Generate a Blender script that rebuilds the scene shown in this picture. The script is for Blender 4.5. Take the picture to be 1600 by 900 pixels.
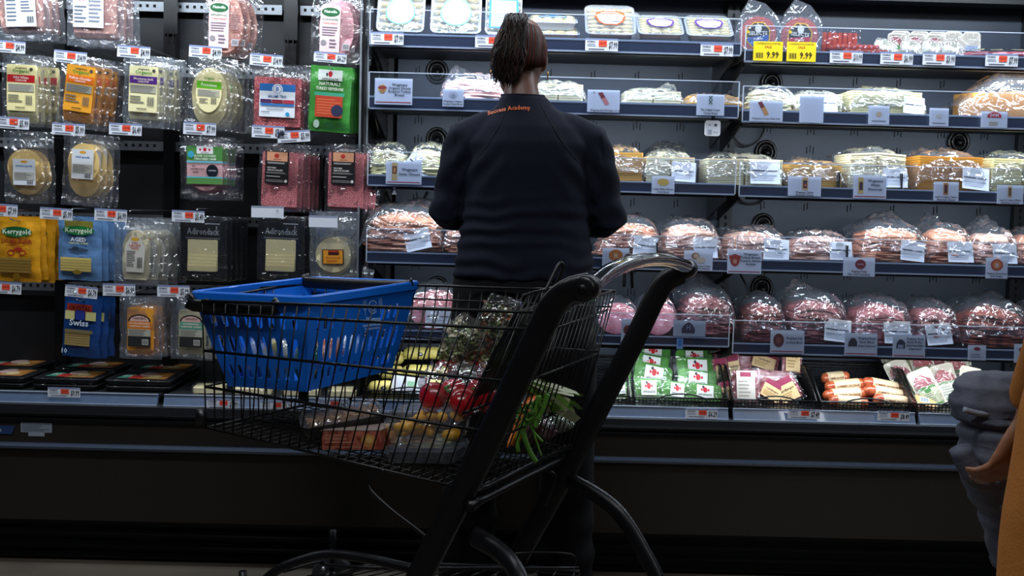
import bpy, bmesh, math, random
from mathutils import Vector, Matrix, noise, Euler
from mathutils.bvhtree import BVHTree
for o in list(bpy.data.objects): bpy.data.objects.remove(o)
SC = bpy.context.scene
COL = SC.collection
# ------------------------------------------------------------------ camera
CAM = Vector((0, 0, 1.2)); FPX = 1700.0
YAW, PITCH, ROLL = 0.008, 0.0757, 0.026
fwd = Vector((math.sin(YAW)*math.cos(PITCH), math.cos(YAW)*math.cos(PITCH), -math.sin(PITCH)))
r0 = fwd.cross(Vector((0, 0, 1))).normalized(); u0 = r0.cross(fwd)
rgt = r0*math.cos(ROLL) + u0*math.sin(ROLL); upv = u0*math.cos(ROLL) - r0*math.sin(ROLL)
cd = bpy.data.cameras.new('camera'); cam = bpy.data.objects.new('camera', cd); COL.objects.link(cam)
m3 = Matrix((rgt, upv, -fwd)).transposed(); cam.matrix_world = Matrix.Translation(CAM) @ m3.to_4x4()
cd.sensor_width = 36; cd.lens = FPX*36/1600; cd.clip_start = 0.05; SC.camera = cam
SC.view_settings.view_transform = 'Standard'; SC.view_settings.look = 'None'
SC.view_settings.gamma = 1; SC.view_settings.use_curve_mapping = False
SC.view_settings.exposure = 0.0
SC.cycles.transparent_max_bounces = 32; SC.cycles.max_bounces = 7
# ------------------------------------------------------------------ world and lights
W = bpy.data.worlds.new('store_ambient'); SC.world = W; W.use_nodes = True
W.node_tree.nodes['Background'].inputs[0].default_value = (.55, .68, 1, 1)
W.node_tree.nodes['Background'].inputs[1].default_value = 0.03
def area(name, loc, target, sx, sy, power, col=(1, 1, 1), spread=180):
    l = bpy.data.lights.new(name, 'AREA'); l.shape = 'RECTANGLE'; l.size = sx; l.size_y = sy
    l.energy = power; l.color = col; l.spread = math.radians(spread)
    o = bpy.data.objects.new(name, l); COL.objects.link(o); o.location = loc
    d = Vector(target)-Vector(loc); o.rotation_euler = d.to_track_quat('-Z', 'Y').to_euler()
    return o
LED = (.80, .90, 1.0)
area('canopy_light_left', (-1.35, 3.30, 2.13), (-1.35, 3.70, 1.1), 1.7, .05, 18, LED)
area('canopy_light_middle', (.14, 3.40, 2.13), (.14, 3.74, 1.3), 1.2, .05, 11, LED)
area('canopy_light_right', (1.40, 3.40, 2.13), (1.40, 3.74, 1.3), 1.2, .05, 11, LED)
area('ceiling_light_near', (-.6, 1.2, 3.3), (-.6, 2.2, 0), 2.4, .3, 42, (.92, .95, 1))
area('ceiling_light_side', (2.2, .2, 3.3), (1.2, 2.4, 0), .3, 2.4, 32, (.92, .95, 1))
SHELF_LED = {1: 5.6, 2: 4.2, 3: 3.0, 4: 1.8, 5: 2.6}

# ------------------------------------------------------------------ projection helpers
def at(px, py, Y):
    d = fwd + rgt*((px-800)/FPX) + upv*((450-py)/FPX)
    return CAM + d*(Y/d.y)
def atz(px, z, Y):
    py = 450
    for _ in range(8):
        p = at(px, py, Y); py += (p.z-z)*FPX/Y
    return at(px, py, Y)
# ------------------------------------------------------------------ materials
def lin(h):
    if isinstance(h, str):
        h = h.lstrip('#'); c = [int(h[i:i+2], 16)/255 for i in (0, 2, 4)]
    else: c = h
    return tuple(x/12.92 if x <= .04045 else ((x+.055)/1.055)**2.4 for x in c)
_m = {}
def mat(name, col='#808080', rough=.5, metal=0, noise_=.08, nscale=40, bump=0, bscale=60, spec=.5, coat=0, col2=None, stretch=None, sss=0):
    if name in _m: return _m[name]
    m = bpy.data.materials.new(name); m.use_nodes = True; nt = m.node_tree; N = nt.nodes; L = nt.links
    b = N['Principled BSDF']; c = lin(col)
    tc = N.new('ShaderNodeTexCoord'); mp = N.new('ShaderNodeMapping'); L.new(tc.outputs['Object'], mp.inputs[0])
    if stretch: mp.inputs['Scale'].default_value = stretch
    nz = N.new('ShaderNodeTexNoise'); nz.inputs['Scale'].default_value = nscale; nz.inputs['Detail'].default_value = 3
    L.new(mp.outputs[0], nz.inputs['Vector'])
    mx = N.new('ShaderNodeMix'); mx.data_type = 'RGBA'
    a = [min(1, x*(1-noise_)) for x in c]; d = lin(col2) if col2 else [min(1, x*(1+noise_)+.001) for x in c]
    mx.inputs[6].default_value = (*a, 1); mx.inputs[7].default_value = (*d, 1)
    if col2:
        rp = N.new('ShaderNodeMapRange'); rp.inputs[1].default_value = .42; rp.inputs[2].default_value = .58
        L.new(nz.outputs['Fac'], rp.inputs[0]); L.new(rp.outputs[0], mx.inputs[0])
    else: L.new(nz.outputs['Fac'], mx.inputs[0])
    L.new(mx.outputs[2], b.inputs['Base Color'])
    b.inputs['Roughness'].default_value = rough; b.inputs['Metallic'].default_value = metal
    b.inputs['Specular IOR Level'].default_value = spec; b.inputs['Coat Weight'].default_value = coat
    if sss:
        b.inputs['Subsurface Weight'].default_value = sss; b.inputs['Subsurface Scale'].default_value = .01
    if bump:
        n2 = N.new('ShaderNodeTexNoise'); n2.inputs['Scale'].default_value = bscale; n2.inputs['Detail'].default_value = 4
        L.new(mp.outputs[0], n2.inputs['Vector'])
        bp = N.new('ShaderNodeBump'); bp.inputs['Strength'].default_value = bump; bp.inputs['Distance'].default_value = .01
        L.new(n2.outputs['Fac'], bp.inputs['Height']); L.new(bp.outputs[0], b.inputs['Normal'])
    _m[name] = m; return m
def film(name, haze=.10, gloss=.35, rough=.12, tint='#ffffff', bump=.6, bscale=55, hcol='#c9d6e6'):
    if name in _m: return _m[name]
    m = bpy.data.materials.new(name); m.use_nodes = True; nt = m.node_tree; N = nt.nodes; L = nt.links
    N.remove(N['Principled BSDF']); out = N['Material Output']
    tc = N.new('ShaderNodeTexCoord')
    nz = N.new('ShaderNodeTexNoise'); nz.inputs['Scale'].default_value = bscale; nz.inputs['Detail'].default_value = 1.2; nz.inputs['Distortion'].default_value = 1.2
    L.new(tc.outputs['Object'], nz.inputs['Vector'])
    bp = N.new('ShaderNodeBump'); bp.inputs['Strength'].default_value = bump; bp.inputs['Distance'].default_value = .02
    L.new(nz.outputs['Fac'], bp.inputs['Height'])
    tr = N.new('ShaderNodeBsdfTransparent'); tr.inputs[0].default_value = (*lin(tint), 1)
    gl = N.new('ShaderNodeBsdfGlossy'); gl.inputs['Roughness'].default_value = rough; gl.inputs[0].default_value = (1, 1, 1, 1)
    L.new(bp.outputs[0], gl.inputs['Normal'])
    df = N.new('ShaderNodeBsdfDiffuse'); df.inputs[0].default_value = (*lin(hcol), 1)
    fr = N.new('ShaderNodeFresnel'); fr.inputs[0].default_value = 1.5
    ma = N.new('ShaderNodeMath'); ma.operation = 'MULTIPLY_ADD'; ma.inputs[1].default_value = .45; ma.inputs[2].default_value = gloss*.09
    L.new(fr.outputs[0], ma.inputs[0]); ma.use_clamp = True
    m1 = N.new('ShaderNodeMixShader'); m1.inputs[0].default_value = haze; L.new(tr.outputs[0], m1.inputs[1]); L.new(df.outputs[0], m1.inputs[2])
    m2 = N.new('ShaderNodeMixShader'); L.new(ma.outputs[0], m2.inputs[0]); L.new(m1.outputs[0], m2.inputs[1]); L.new(gl.outputs[0], m2.inputs[2])
    L.new(m2.outputs[0], out.inputs[0]); _m[name] = m; return m
def pc(h):   # flat printed ink
    return mat('ink_'+h.strip('#'), h, rough=.42, noise_=.03, nscale=120)
FILM = film('clear_plastic_film', .035, .9, .09, bump=.9, bscale=26)
FILMB = film('zip_bag_film', .045, 1.2, .11, bump=1.0, bscale=24)
FILMH = film('cloudy_plastic_film', .08, 1.0, .10, bump=.9, bscale=24)
FILMV = film('vacuum_film', .015, .6, .07, bump=.7, bscale=30)
ACR = film('clear_acrylic', .015, .12, .03, bump=0, tint='#f4f8ff')
EDGE = film('acrylic_edge', .55, .6, .2, bump=0, hcol='#dfe9f7')
BLK = mat('black_powder_coat', '#0b0b0c', .42, noise_=.2)
BLKP = mat('black_plastic', '#0c0c0e', .32, noise_=.15, bump=.04, bscale=300)
DARK = mat('dark_painted_steel', '#191c21', .5, .0, noise_=.18, nscale=8, bump=.03, bscale=40)
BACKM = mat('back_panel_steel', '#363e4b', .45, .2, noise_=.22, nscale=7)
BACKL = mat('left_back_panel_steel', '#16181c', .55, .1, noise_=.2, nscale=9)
SLOTM = mat('slot_shadow_black', '#040405', .9)
GALV = mat('galvanised_steel', '#8f949a', .42, .65, noise_=.25, nscale=25)
NAVY = mat('navy_rail_strip', '#24304a', .38, noise_=.1, coat=.3)
RAILP = mat('rail_edge_highlight', '#b3c0d4', .25, noise_=.08, coat=.5)  # clear plastic rail edges, their white reflections painted in as a pale opaque colour
PAPER = mat('white_card', '#e6e8ec', .55, noise_=.02)
CHROME = mat('bright_steel_wire', '#b9bdc2', .25, .9)
# ------------------------------------------------------------------ mesh builder
_txt = {}
def glyphs(s, bold=0):
    k = (s, bold)
    if k in _txt: return _txt[k]
    c = bpy.data.curves.new('t', 'FONT'); c.body = s; c.align_x = 'CENTER'; c.align_y = 'CENTER'; c.resolution_u = 1; c.offset = .02*bold; c.space_line = .9
    o = bpy.data.objects.new('t', c); COL.objects.link(o)
    me = bpy.data.meshes.new_from_object(o.evaluated_get(bpy.context.evaluated_depsgraph_get()))
    v = [(p.co.x, p.co.y) for p in me.vertices]; f = [tuple(p.vertices) for p in me.polygons]
    bpy.data.objects.remove(o); bpy.data.curves.remove(c); bpy.data.meshes.remove(me)
    _txt[k] = (v, f); return _txt[k]
class MB:
    def __init__(s): s.v = []; s.f = []; s.m = []; s.s = []; s.mats = []
    def mi(s, m):
        if m not in s.mats: s.mats.append(m)
        return s.mats.index(m)
    def add(s, vs, fs, m, smooth=False):
        k = len(s.v); s.v += [tuple(v) for v in vs]; i = s.mi(m)
        for f in fs: s.f.append(tuple(k+a for a in f)); s.m.append(i); s.s.append(smooth)
        return s
    def box(s, x0, x1, y0, y1, z0, z1, m, M=None):
        v = [Vector(p) for p in ((x0,y0,z0),(x1,y0,z0),(x1,y1,z0),(x0,y1,z0),(x0,y0,z1),(x1,y0,z1),(x1,y1,z1),(x0,y1,z1))]
        if M: v = [M @ p for p in v]
        return s.add(v, [(0,3,2,1),(4,5,6,7),(0,1,5,4),(1,2,6,5),(2,3,7,6),(3,0,4,7)], m)
    def loft(s, rings, m, smooth=True, cap=True, closed=False):
        n = len(rings[0]); v = [p for r in rings for p in r]; f = []
        R = len(rings)
        for i in range(R if closed else R-1):
            a = i*n; b = ((i+1) % R)*n
            for j in range(n):
                k = (j+1) % n; f.append((a+j, a+k, b+k, b+j))
        if cap and not closed: f.append(tuple(range(n-1, -1, -1))); f.append(tuple((R-1)*n+j for j in range(n)))
        return s.add(v, f, m, smooth)
    def tube(s, pts, r, m, n=8, closed=False, wide=None, smooth=True):
        pts = [Vector(p) for p in pts]; rings = []
        up = Vector((0, 0, 1)); pa = None
        for i, p in enumerate(pts):
            if closed: t = pts[(i+1) % len(pts)]-pts[i-1]
            else: t = pts[min(i+1, len(pts)-1)]-pts[max(i-1, 0)]
            t.normalize()
            if wide is not None: a = Vector(wide); a -= t*a.dot(t)
            elif pa is None: a = t.cross(up) if abs(t.dot(up)) < .95 else t.cross(Vector((1, 0, 0)))
            else: a = pa - t*pa.dot(t)
            a.normalize(); pa = a; b = t.cross(a)
            rr = r[i] if isinstance(r, (list, tuple)) else r
            ra, rb = rr if isinstance(rr, (list, tuple)) else (rr, rr)
            rings.append([p + a*math.cos(2*math.pi*j/n)*ra + b*math.sin(2*math.pi*j/n)*rb for j in range(n)])
        return s.loft(rings, m, smooth, not closed, closed)
    def prism(s, o2, y0, y1, m, smooth=False):      # outline in x,z extruded along y
        n = len(o2); v = [(x, y0, z) for x, z in o2]+[(x, y1, z) for x, z in o2]
        f = [tuple(range(n)), tuple(range(2*n-1, n-1, -1))]+[(j, n+j, n+(j+1) % n, (j+1) % n) for j in range(n)]
        return s.add(v, f, m, smooth)
    def slab(s, o2, z0, z1, m, zf=None, smooth=False):            # outline in x,y extruded along z
        n = len(o2); zf = zf or (lambda x, y: 0)
        cx = sum(p[0] for p in o2)/n; cy = sum(p[1] for p in o2)/n
        def ring(k, z): return [(cx+(x-cx)*k, cy+(y-cy)*k, z+zf(cx+(x-cx)*k, cy+(y-cy)*k)) for x, y in o2]
        rs = [ring(.02, z0), ring(.6, z0), ring(1, z0), ring(1, z1), ring(.6, z1), ring(.02, z1)]
        return s.loft(rs, m, smooth, True)
    def rect(s, x0, z0, x1, z1, y, m): return s.add([(x0,y,z0),(x1,y,z0),(x1,y,z1),(x0,y,z1)], [(0,1,2,3)], m)
    def disc(s, cx, cz, rx, rz, y, m, n=20):
        return s.add([(cx+rx*math.cos(2*math.pi*i/n), y, cz+rz*math.sin(2*math.pi*i/n)) for i in range(n)], [tuple(range(n))], m)
    def text(s, t, cx, cz, h, y, m, maxw=None, bold=1, rot=0):
        v, f = glyphs(t, bold)
        if not v: return s
        w = max(p[0] for p in v)-min(p[0] for p in v); k = h; kx = h
        if maxw and w*kx > maxw: kx = maxw/w
        c, sn = math.cos(rot), math.sin(rot)
        return s.add([(cx+(a*kx)*c-(b*k)*sn, y, cz+(a*kx)*sn+(b*k)*c) for a, b in v], f, m)
    def art(s, items, x0, z0, w, h, y):
        for i, it in enumerate(items):
            yy = y - .00025*(i+1); k = it[0]; X = lambda u: x0+u*w; Z = lambda v: z0+v*h
            if k == 'r': s.rect(X(it[1]), Z(it[2]), X(it[3]), Z(it[4]), yy, pc(it[5]))
            elif k == 'e': s.disc(X(it[1]), Z(it[2]), it[3]*w, it[4]*h, yy, pc(it[5]))
            elif k == 't': s.text(it[1], X(it[2]), Z(it[3]), it[4]*h*1.35, yy, pc(it[5]), (it[6] if len(it) > 6 else .92)*w)
            elif k == 'l':
                n = it[5]; hh = (it[4]-it[2])/n; rr = random.Random(n*7+int(it[1]*100))
                for j in range(n):
                    s.rect(X(it[1]), Z(it[2]+hh*(j+.3)), X(it[1]+(it[3]-it[1])*rr.uniform(.6, 1)), Z(it[2]+hh*(j+.72)), yy, pc(it[6]))
            elif k == 'b':
                n = 9; ww = (it[3]-it[1])/n
                for j in range(n): s.rect(X(it[1]+ww*j), Z(it[2]), X(it[1]+ww*(j+(.35, .7, .5)[j % 3])), Z(it[4]), yy, pc(it[5]))
            elif k == 'p': s.add([(X(a), yy, Z(b)) for a, b in it[1]], [tuple(range(len(it[1])))], pc(it[2]))
        return s
    def mesh(s, name):
        me = bpy.data.meshes.new(name); me.from_pydata(s.v, [], s.f)
        for m in s.mats: me.materials.append(m)
        me.polygons.foreach_set('material_index', s.m); me.polygons.foreach_set('use_smooth', s.s); me.update()
        return me
    def build(s, name, parent=None, **kw):
        o = bpy.data.objects.new(name, s.mesh(name)); COL.objects.link(o)
        if parent: o.parent = parent
        for k, v in kw.items(): o[k] = v
        return o
def sm(o, ang=.6):
    o.data.set_sharp_from_angle(angle=ang) if hasattr(o.data, 'set_sharp_from_angle') else None
    return o
def thing(name, label, cat, loc=(0, 0, 0), rot=(0, 0, 0), group=None):
    o = bpy.data.objects.new(name, None); COL.objects.link(o); o.location = loc; o.rotation_euler = rot
    o.empty_display_size = .02; o['label'] = label; o['category'] = cat
    if group: o['group'] = group
    return o
def tag(o, label, cat, group=None, loc=None, rot=None):
    o['label'] = label; o['category'] = cat
    if group: o['group'] = group
    if loc is not None: o.location = loc
    if rot is not None: o.rotation_euler = rot
    return o
def dup(root, loc, rot, label):
    c = root.copy(); COL.objects.link(c); c.location = loc; c.rotation_euler = rot; c['label'] = label
    for ch in [x for x in bpy.data.objects if x.parent == root]:
        d = ch.copy(); COL.objects.link(d); d.parent = c
        for g in [x for x in bpy.data.objects if x.parent == ch]:
            e = g.copy(); COL.objects.link(e); e.parent = d
    return c
def rr(w, h, r, n=4, cx=0, cz=0):
    o = []
    for sx, sz, a0 in ((1, -1, -90), (1, 1, 0), (-1, 1, 90), (-1, -1, 180)):
        for i in range(n+1):
            a = math.radians(a0+90*i/n); o.append((cx+sx*(w/2-r)+r*math.cos(a), cz+sz*(h/2-r)+r*math.sin(a)))
    return o
def nz(*p): return noise.noise(Vector(p))
ORD = ['front', 'second', 'third', 'fourth', 'fifth', 'sixth', 'seventh']
# ------------------------------------------------------------------ the setting
YL, YB, YBL = 3.59, 4.02, 3.97            # shelf lip, back panel, left back panel
def zp(px, py, Y=3.59): return at(px, py, Y).z
def xp(px, py, Y=3.59): return at(px, py, Y).x
b = MB(); b.box(-6, 6, -3, 4.6, -.05, 0, mat('polished_concrete', '#5d554b', .32, noise_=.3, nscale=5, bump=.05, bscale=30)); o = b.build('floor', kind='structure')
b = MB(); b.box(-6, 6, -3, 4.6, 3.6, 3.65, mat('dark_ceiling_paint', '#17181a', .8)); o = b.build('ceiling', kind='structure')
b = MB(); b.box(-6, 6, 4.5, 4.6, 0, 3.6, mat('dark_wall_paint', '#1d1e20', .8)); o = b.build('wall_back', kind='structure')
# ------------------------------------------------------------------ refrigerated case body
XS = xp(573, 250)                          # division between the peg bay and the shelf bays
case = thing('refrigerated_case', 'long black open-front refrigerated case along the back of the aisle', 'display case', (0, 3.9, 0))
def cpart(mb, name, **kw):
    o = mb.build(name, case, **kw); o.location = (0, -3.9, 0); return o
BROWN = mat('dark_brown_enamel', '#27211b', .42, noise_=.14, nscale=14, coat=.15)
BLKG = mat('black_gloss_trim', '#0a0b0d', .22, noise_=.1)
x0, x1 = -2.6, 2.9
def prof(mb, pts, m):                       # y,z profile extruded along x
    n = len(pts); v = [(x0, y, z) for y, z in pts]+[(x1, y, z) for y, z in pts]
    mb.add(v, [tuple(range(n)), tuple(range(2*n-1, n-1, -1))]+[(i, (i+1) % n, n+(i+1) % n, n+i) for i in range(n)], m)
b = MB(); prof(b, [(3.47, .385), (3.474, .47), (3.52, .47), (3.52, .385)], BROWN); cpart(b, 'upper_front_panel')
b = MB(); prof(b, [(3.49, .14), (3.475, .33), (3.475, .372), (3.53, .372), (3.53, .14)], BROWN); cpart(b, 'lower_front_panel')
b = MB()
prof(b, [(3.454, .379), (3.447, .384), (3.445, .391), (3.452, .399), (3.474, .399), (3.474, .379)], mat('bumper_vinyl', '#3c4656', .16, noise_=.1, coat=.8)); cpart(b, 'bumper_rail')
b = MB()
prof(b, [(3.462, .470), (3.462, .478), (3.53, .478), (3.53, .470)], BLKG); prof(b, [(3.475, .485), (3.475, .492), (3.54, .492), (3.54, .485)], BLKG)
prof(b, [(3.50, .478), (3.50, .485), (3.54, .485), (3.54, .478)], DARK); prof(b, [(3.53, .49), (3.53, .51), (3.6, .51), (3.6, .49)], DARK); cpart(b, 'top_ledge_trim')
b = MB()
prof(b, [(3.54, .0), (3.54, .14), (3.6, .14), (3.6, .0)], DARK)
for z in (.012, .05, .09): prof(b, [(3.505, z), (3.50, z+.008), (3.52, z+.014), (3.54, z+.006)], BLKG)
cpart(b, 'kick_louvre')
b = MB(); prof(b, [(3.58, .03), (3.58, .505), (4.05, .505), (4.05, .03)], DARK); cpart(b, 'case_tub')
b = MB(); prof(b, [(3.36, 2.17), (3.36, 2.32), (4.1, 2.32), (4.1, 2.17)], DARK); prof(b, [(3.36, 2.15), (3.36, 2.17), (3.40, 2.17), (3.40, 2.15)], BLKG); cpart(b, 'canopy')
# dark header rail above the right bay
b = MB(); b.box(XS, x1, 3.90, 3.99, 1.955, 2.02, DARK); b.box(XS, x1, 3.89, 3.90, 1.985, 1.99, GALV); cpart(b, 'rear_header_rail')
# rear panels of the shelf bays, one per bay
bx = [XS+.05, xp(1138, 300, YB), x1]
for i in range(2):
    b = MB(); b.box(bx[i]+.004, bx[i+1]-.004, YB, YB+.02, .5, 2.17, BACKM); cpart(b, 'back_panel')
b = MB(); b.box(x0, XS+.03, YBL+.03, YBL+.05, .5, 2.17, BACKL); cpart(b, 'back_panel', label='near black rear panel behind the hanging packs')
b = MB(); b.box(XS-.035, XS-.02, 3.66, 4.02, .5, 2.17, BLKP); cpart(b, 'bay_divider')
b = MB(); b.box(XS-.036, XS-.030, 3.652, 3.66, .6, 2.1, GALV); b.box(XS-.018, XS-.012, 3.70, 3.706, 1.2, 2.1, GALV); cpart(b, 'divider_glint_strip')  # thin galvanised strips added to stand for whitish vertical glints
# slots punched in rear panels
b = MB(); rnd = random.Random(3)
for zc in (1.735, 1.68, 1.50, 1.43, 1.22, 1.13, .97, .89, .74):
    x = XS+.12
    while x < x1:
        for k in range(2 if zc in (1.68, 1.22) else 3):
            b.box(x+k*.012-.0015, x+k*.012+.0015, YB-.0015, YB+.001, zc-.013+(k % 2)*.006, zc+.013+(k % 2)*.006, SLOTM)
        x += .160
cpart(b, 'panel_slots', kind='stuff')
# slotted uprights
for px in (604, 1133, 1590):
    X = xp(px, 300, YB); b = MB(); b.box(X-.022, X+.022, YB-.03, YB-.001, .5, 2.1, DARK)
    for k in range(60): b.box(X-.004, X+.004, YB-.0315, YB-.030, .52+k*.026, .534+k*.026, SLOTM)
    cpart(b, 'slotted_upright')
# round cable ports with plugs
for px, py in ((683, 112), (1205, 130), (683, 218), (1196, 238), (1192, 352), (1190, 450), (684, 450), (1497, 222)):
    p = at(px, py, YB-.004); b = MB()
    for R, r in ((.036, .006), (.024, .005)):
        b.tube([(p.x+R*math.cos(t*.3142), p.y-.006, p.z+R*1.1*math.sin(t*.3142)) for t in range(20)], r, BLKP, 8, closed=True)
    b.disc(p.x, p.z, .034, .037, p.y-.002, SLOTM); b.tube([(p.x, p.y-.002, p.z), (p.x+.002, p.y-.03, p.z-.006)], [.015, .009], BLKP, 10)
    cpart(b, 'cable_port')
def cable(pts, r=.004):
    b = MB(); P = [at(*q) for q in pts]; out = []
    for i in range(len(P)-1):
        p0 = P[max(i-1, 0)]; p1 = P[i]; p2 = P[i+1]; p3 = P[min(i+2, len(P)-1)]
        for k in range(5):
            t = k/5; out.append(.5*((2*p1)+(p2-p0)*t+(2*p0-5*p1+4*p2-p3)*t*t+(3*p1-p0-3*p2+p3)*t**3))
    out.append(P[-1]); b.tube(out, r, BLKP, 6); cpart(b, 'power_cable')
cable([(1143, 195, 4.0), (1147, 215, 3.99), (1165, 228, 3.99), (1186, 218, 3.99), (1197, 192, 4.0)])
cable([(1150, 300, 4.0), (1160, 316, 3.99), (1183, 318, 3.99), (1200, 305, 4.0)])
cable([(1155, 425, 3.9), (1165, 445, 3.88), (1174, 468, 3.86), (1173, 482, 3.84)])
cable([(603, 300, 3.98), (612, 318, 3.97), (628, 330, 3.97), (655, 318, 3.98), (668, 300, 4.0)])
cable([(572, 60, 3.7), (585, 90, 3.75), (592, 120, 3.8), (583, 160, 3.75), (592, 210, 3.8)])
cable([(566, 300, 3.68), (575, 330, 3.7), (558, 360, 3.68), (548, 372, 3.66)], .003)
# perforated peg bars on the left
PEG = []
for row, (pyL, pyR) in enumerate(((-2, 18), (100, 118), (215, 236), (330, 350), (440, 455))):
    zc = (zp(60, pyL+6, YBL)+zp(520, pyR+2, YBL))/2; PEG.append(zc)
    for k, (xa, xb) in enumerate(((x0, xp(95, 200, YBL)), (xp(103, 200, YBL), xp(262, 200, YBL)), (xp(275, 200, YBL), xp(440, 200, YBL)), (xp(468, 200, YBL), xp(562, 200, YBL)))):
        b = MB(); b.box(xa, xb, YBL-.012, YBL, zc-.018, zc+.016, GALV)
        n = int((xb-xa-.02)/.0254)
        for j in range(n): b.box(xa+.018+j*.0254-.0045, xa+.018+j*.0254+.0045, YBL-.0135, YBL-.012, zc-.004, zc+.006, SLOTM)
        cpart(b, 'peg_bar')
for px in (98, 268, 455, 566):
    X = xp(px, 200, YBL); b = MB(); b.box(X-.02, X+.02, YBL-.03, YBL+.03, .5, 2.15, BLKP); cpart(b, 'slotted_upright')
for px, py in ((268, 20), (455, 30)):
    p = at(px, py, YBL-.035); b = MB(); b.box(p.x-.024, p.x+.024, p.y-.01, p.y, p.z-.075, p.z+.09, BLKP)
    for k in (-1, 1): b.box(p.x+k*.009-.002, p.x+k*.009+.002, p.y-.012, p.y-.01, p.z-.10, p.z-.06, BLKP)
    cpart(b, 'upright_cover')
# labels stuck on the front panel
b = MB(); b.box(-.05, .05, -.0012, 0, -.016, .016, pc('#8b95a2')); b.box(-.026, .026, -.0014, 0, -.028, -.016, pc('#9aa4b0'))
b.art([('l', .05, .1, .95, .9, 5, '#5c6672')], -.05, -.016, .1, .032, -.0013)
o = b.build('rating_sticker', case); p = at(57, 668, 3.472); o.location = (p.x, 3.472-3.9, p.z)
b = MB(); b.prism([(-.08, -.013), (.045, -.013), (.055, .013), (-.08, .013)], -.004, 0, pc('#24406e'))
b.text('phoenix', -.015, 0, .017, -.0045, pc('#b9c4d6'), .11); o = b.build('maker_badge', case); p = at(-3, 671, 3.47); o.location = (p.x, 3.47-3.9, p.z)
# ------------------------------------------------------------------ shelves
SH = {}
def shelf(bay, n, xa, xb, pxr, pyt, pyb, label, guard=True, plastic=NAVY):
    zt, zb = zp(pxr, pyt), zp(pxr, pyb); w = xb-xa; cx = (xa+xb)/2
    t = thing('shelf', label, 'shelf', (cx, YL, zb)); h = zt-zb; w2 = w/2-.003
    b = MB(); b.box(-w2, w2, .012, .40, h-.028, h-.004, DARK); b.build('shelf_board', t)
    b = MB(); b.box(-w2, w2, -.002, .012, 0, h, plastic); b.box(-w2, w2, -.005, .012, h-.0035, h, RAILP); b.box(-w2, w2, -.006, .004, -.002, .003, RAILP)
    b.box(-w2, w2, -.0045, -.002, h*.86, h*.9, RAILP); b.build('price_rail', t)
    if guard:
        b = MB(); b.box(-w2, w2, -.010, -.0075, .002, h+.075, ACR); b.box(-w2, w2, -.0105, -.007, h+.074, h+.0765, EDGE)
        for s in (-1, 1): b.box(s*w2-.0015, s*w2+.0015, -.0105, -.007, .002, h+.075, EDGE)
        b.build('clear_guard', t)
    for s in (-1, 1):
        b = MB(); X = s*(w2-.012)
        b.add([(X-.003, .40, h-.028), (X+.003, .40, h-.028), (X+.003, .40, h-.12), (X-.003, .40, h-.12), (X-.003, .06, h-.028), (X+.003, .06, h-.028), (X+.003, .06, h-.05), (X-.003, .06, h-.05)],
              [(0, 1, 2, 3), (4, 7, 6, 5), (0, 4, 5, 1), (3, 2, 6, 7), (0, 3, 7, 4), (1, 5, 6, 2)], BLKP); b.build('bracket', t)
    if n <= 5:
        b = MB(); b.box(-w2+.03, w2-.03, .014, .034, h-.046, h-.028, DARK); b.build('light_housing', t)
        a = area('shelf_lamp', (cx, YL+.034, zt-.052), (cx, YL+.105, zt-.25), w-.1, .014, SHELF_LED[n]*(w/1.22), LED); a.parent = None
    SH[(bay, n)] = (zt, zb); return t
XM1, XM2, XR2 = xp(574, 250), xp(1153, 200), xp(1159, 200)+1.225
rows = ['top', 'second', 'third', 'fourth', 'fifth']
for n, (a_, c_, d_, e_, f_, g_) in enumerate(((600, 52, 72, 1380, 83, 102), (600, 150, 170, 1380, 177, 196), (600, 273, 290, 1380, 295, 312), (600, 393, 410, 1380, 410, 427), (670, 516, 530, 1380, 541, 557)), 1):
    shelf('m', n, XM1, XM2, a_, c_, d_, f'{rows[n-1]} shelf of the middle bay with a navy price rail, behind the shopper')
    shelf('r', n, XM2+.008, XR2, e_, f_, g_, f'{rows[n-1]} shelf of the right bay with a navy price rail')
# bottom deck: short rail sections
DK = [(-.02, 250, 'deck'), (257, 545, ''), (548, 840, ''), (842, 1138, ''), (1143, 1429, ''), (1433, 1745, '')]
DKT = {}
ZD = zp(1098, 637); ZDb = zp(1098, 653)
names = ['under the black snack trays', 'behind the front end of the cart', 'below the yellow packs behind the cart', 'below the green packs', 'below the snack sausages and summer sausages', 'below the cream salami trays at the right edge']
for i, (a, c, _) in enumerate(DK):
    xa = xp(a, 640) if i else x0+.3; xb = xp(c, 640)
    if i == 0: xa = xb-1.22
    t = thing('deck_rail', 'slate blue lower deck price rail '+names[i], 'price rail', ((xa+xb)/2, 3.575, ZDb)); w2 = (xb-xa)/2-.003; h = ZD-ZDb
    b = MB(); b.add([(-w2, -.01, 0), (w2, -.01, 0), (w2, .006, h), (-w2, .006, h), (-w2, .012, 0), (w2, .012, 0), (w2, .012, h), (-w2, .012, h)],
                    [(0, 1, 2, 3), (4, 7, 6, 5), (0, 4, 5, 1), (3, 2, 6, 7), (0, 3, 7, 4), (1, 5, 6, 2)], mat('slate_rail_plastic', '#54657f', .3, noise_=.12, coat=.5)); b.build('rail_strip', t)
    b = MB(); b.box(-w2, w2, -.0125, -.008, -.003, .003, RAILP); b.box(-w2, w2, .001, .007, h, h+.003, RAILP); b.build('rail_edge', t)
    b = MB(); b.box(-w2, w2, .012, .43, h-.012, h-.002, DARK); b.build('deck_plate', t)
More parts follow.
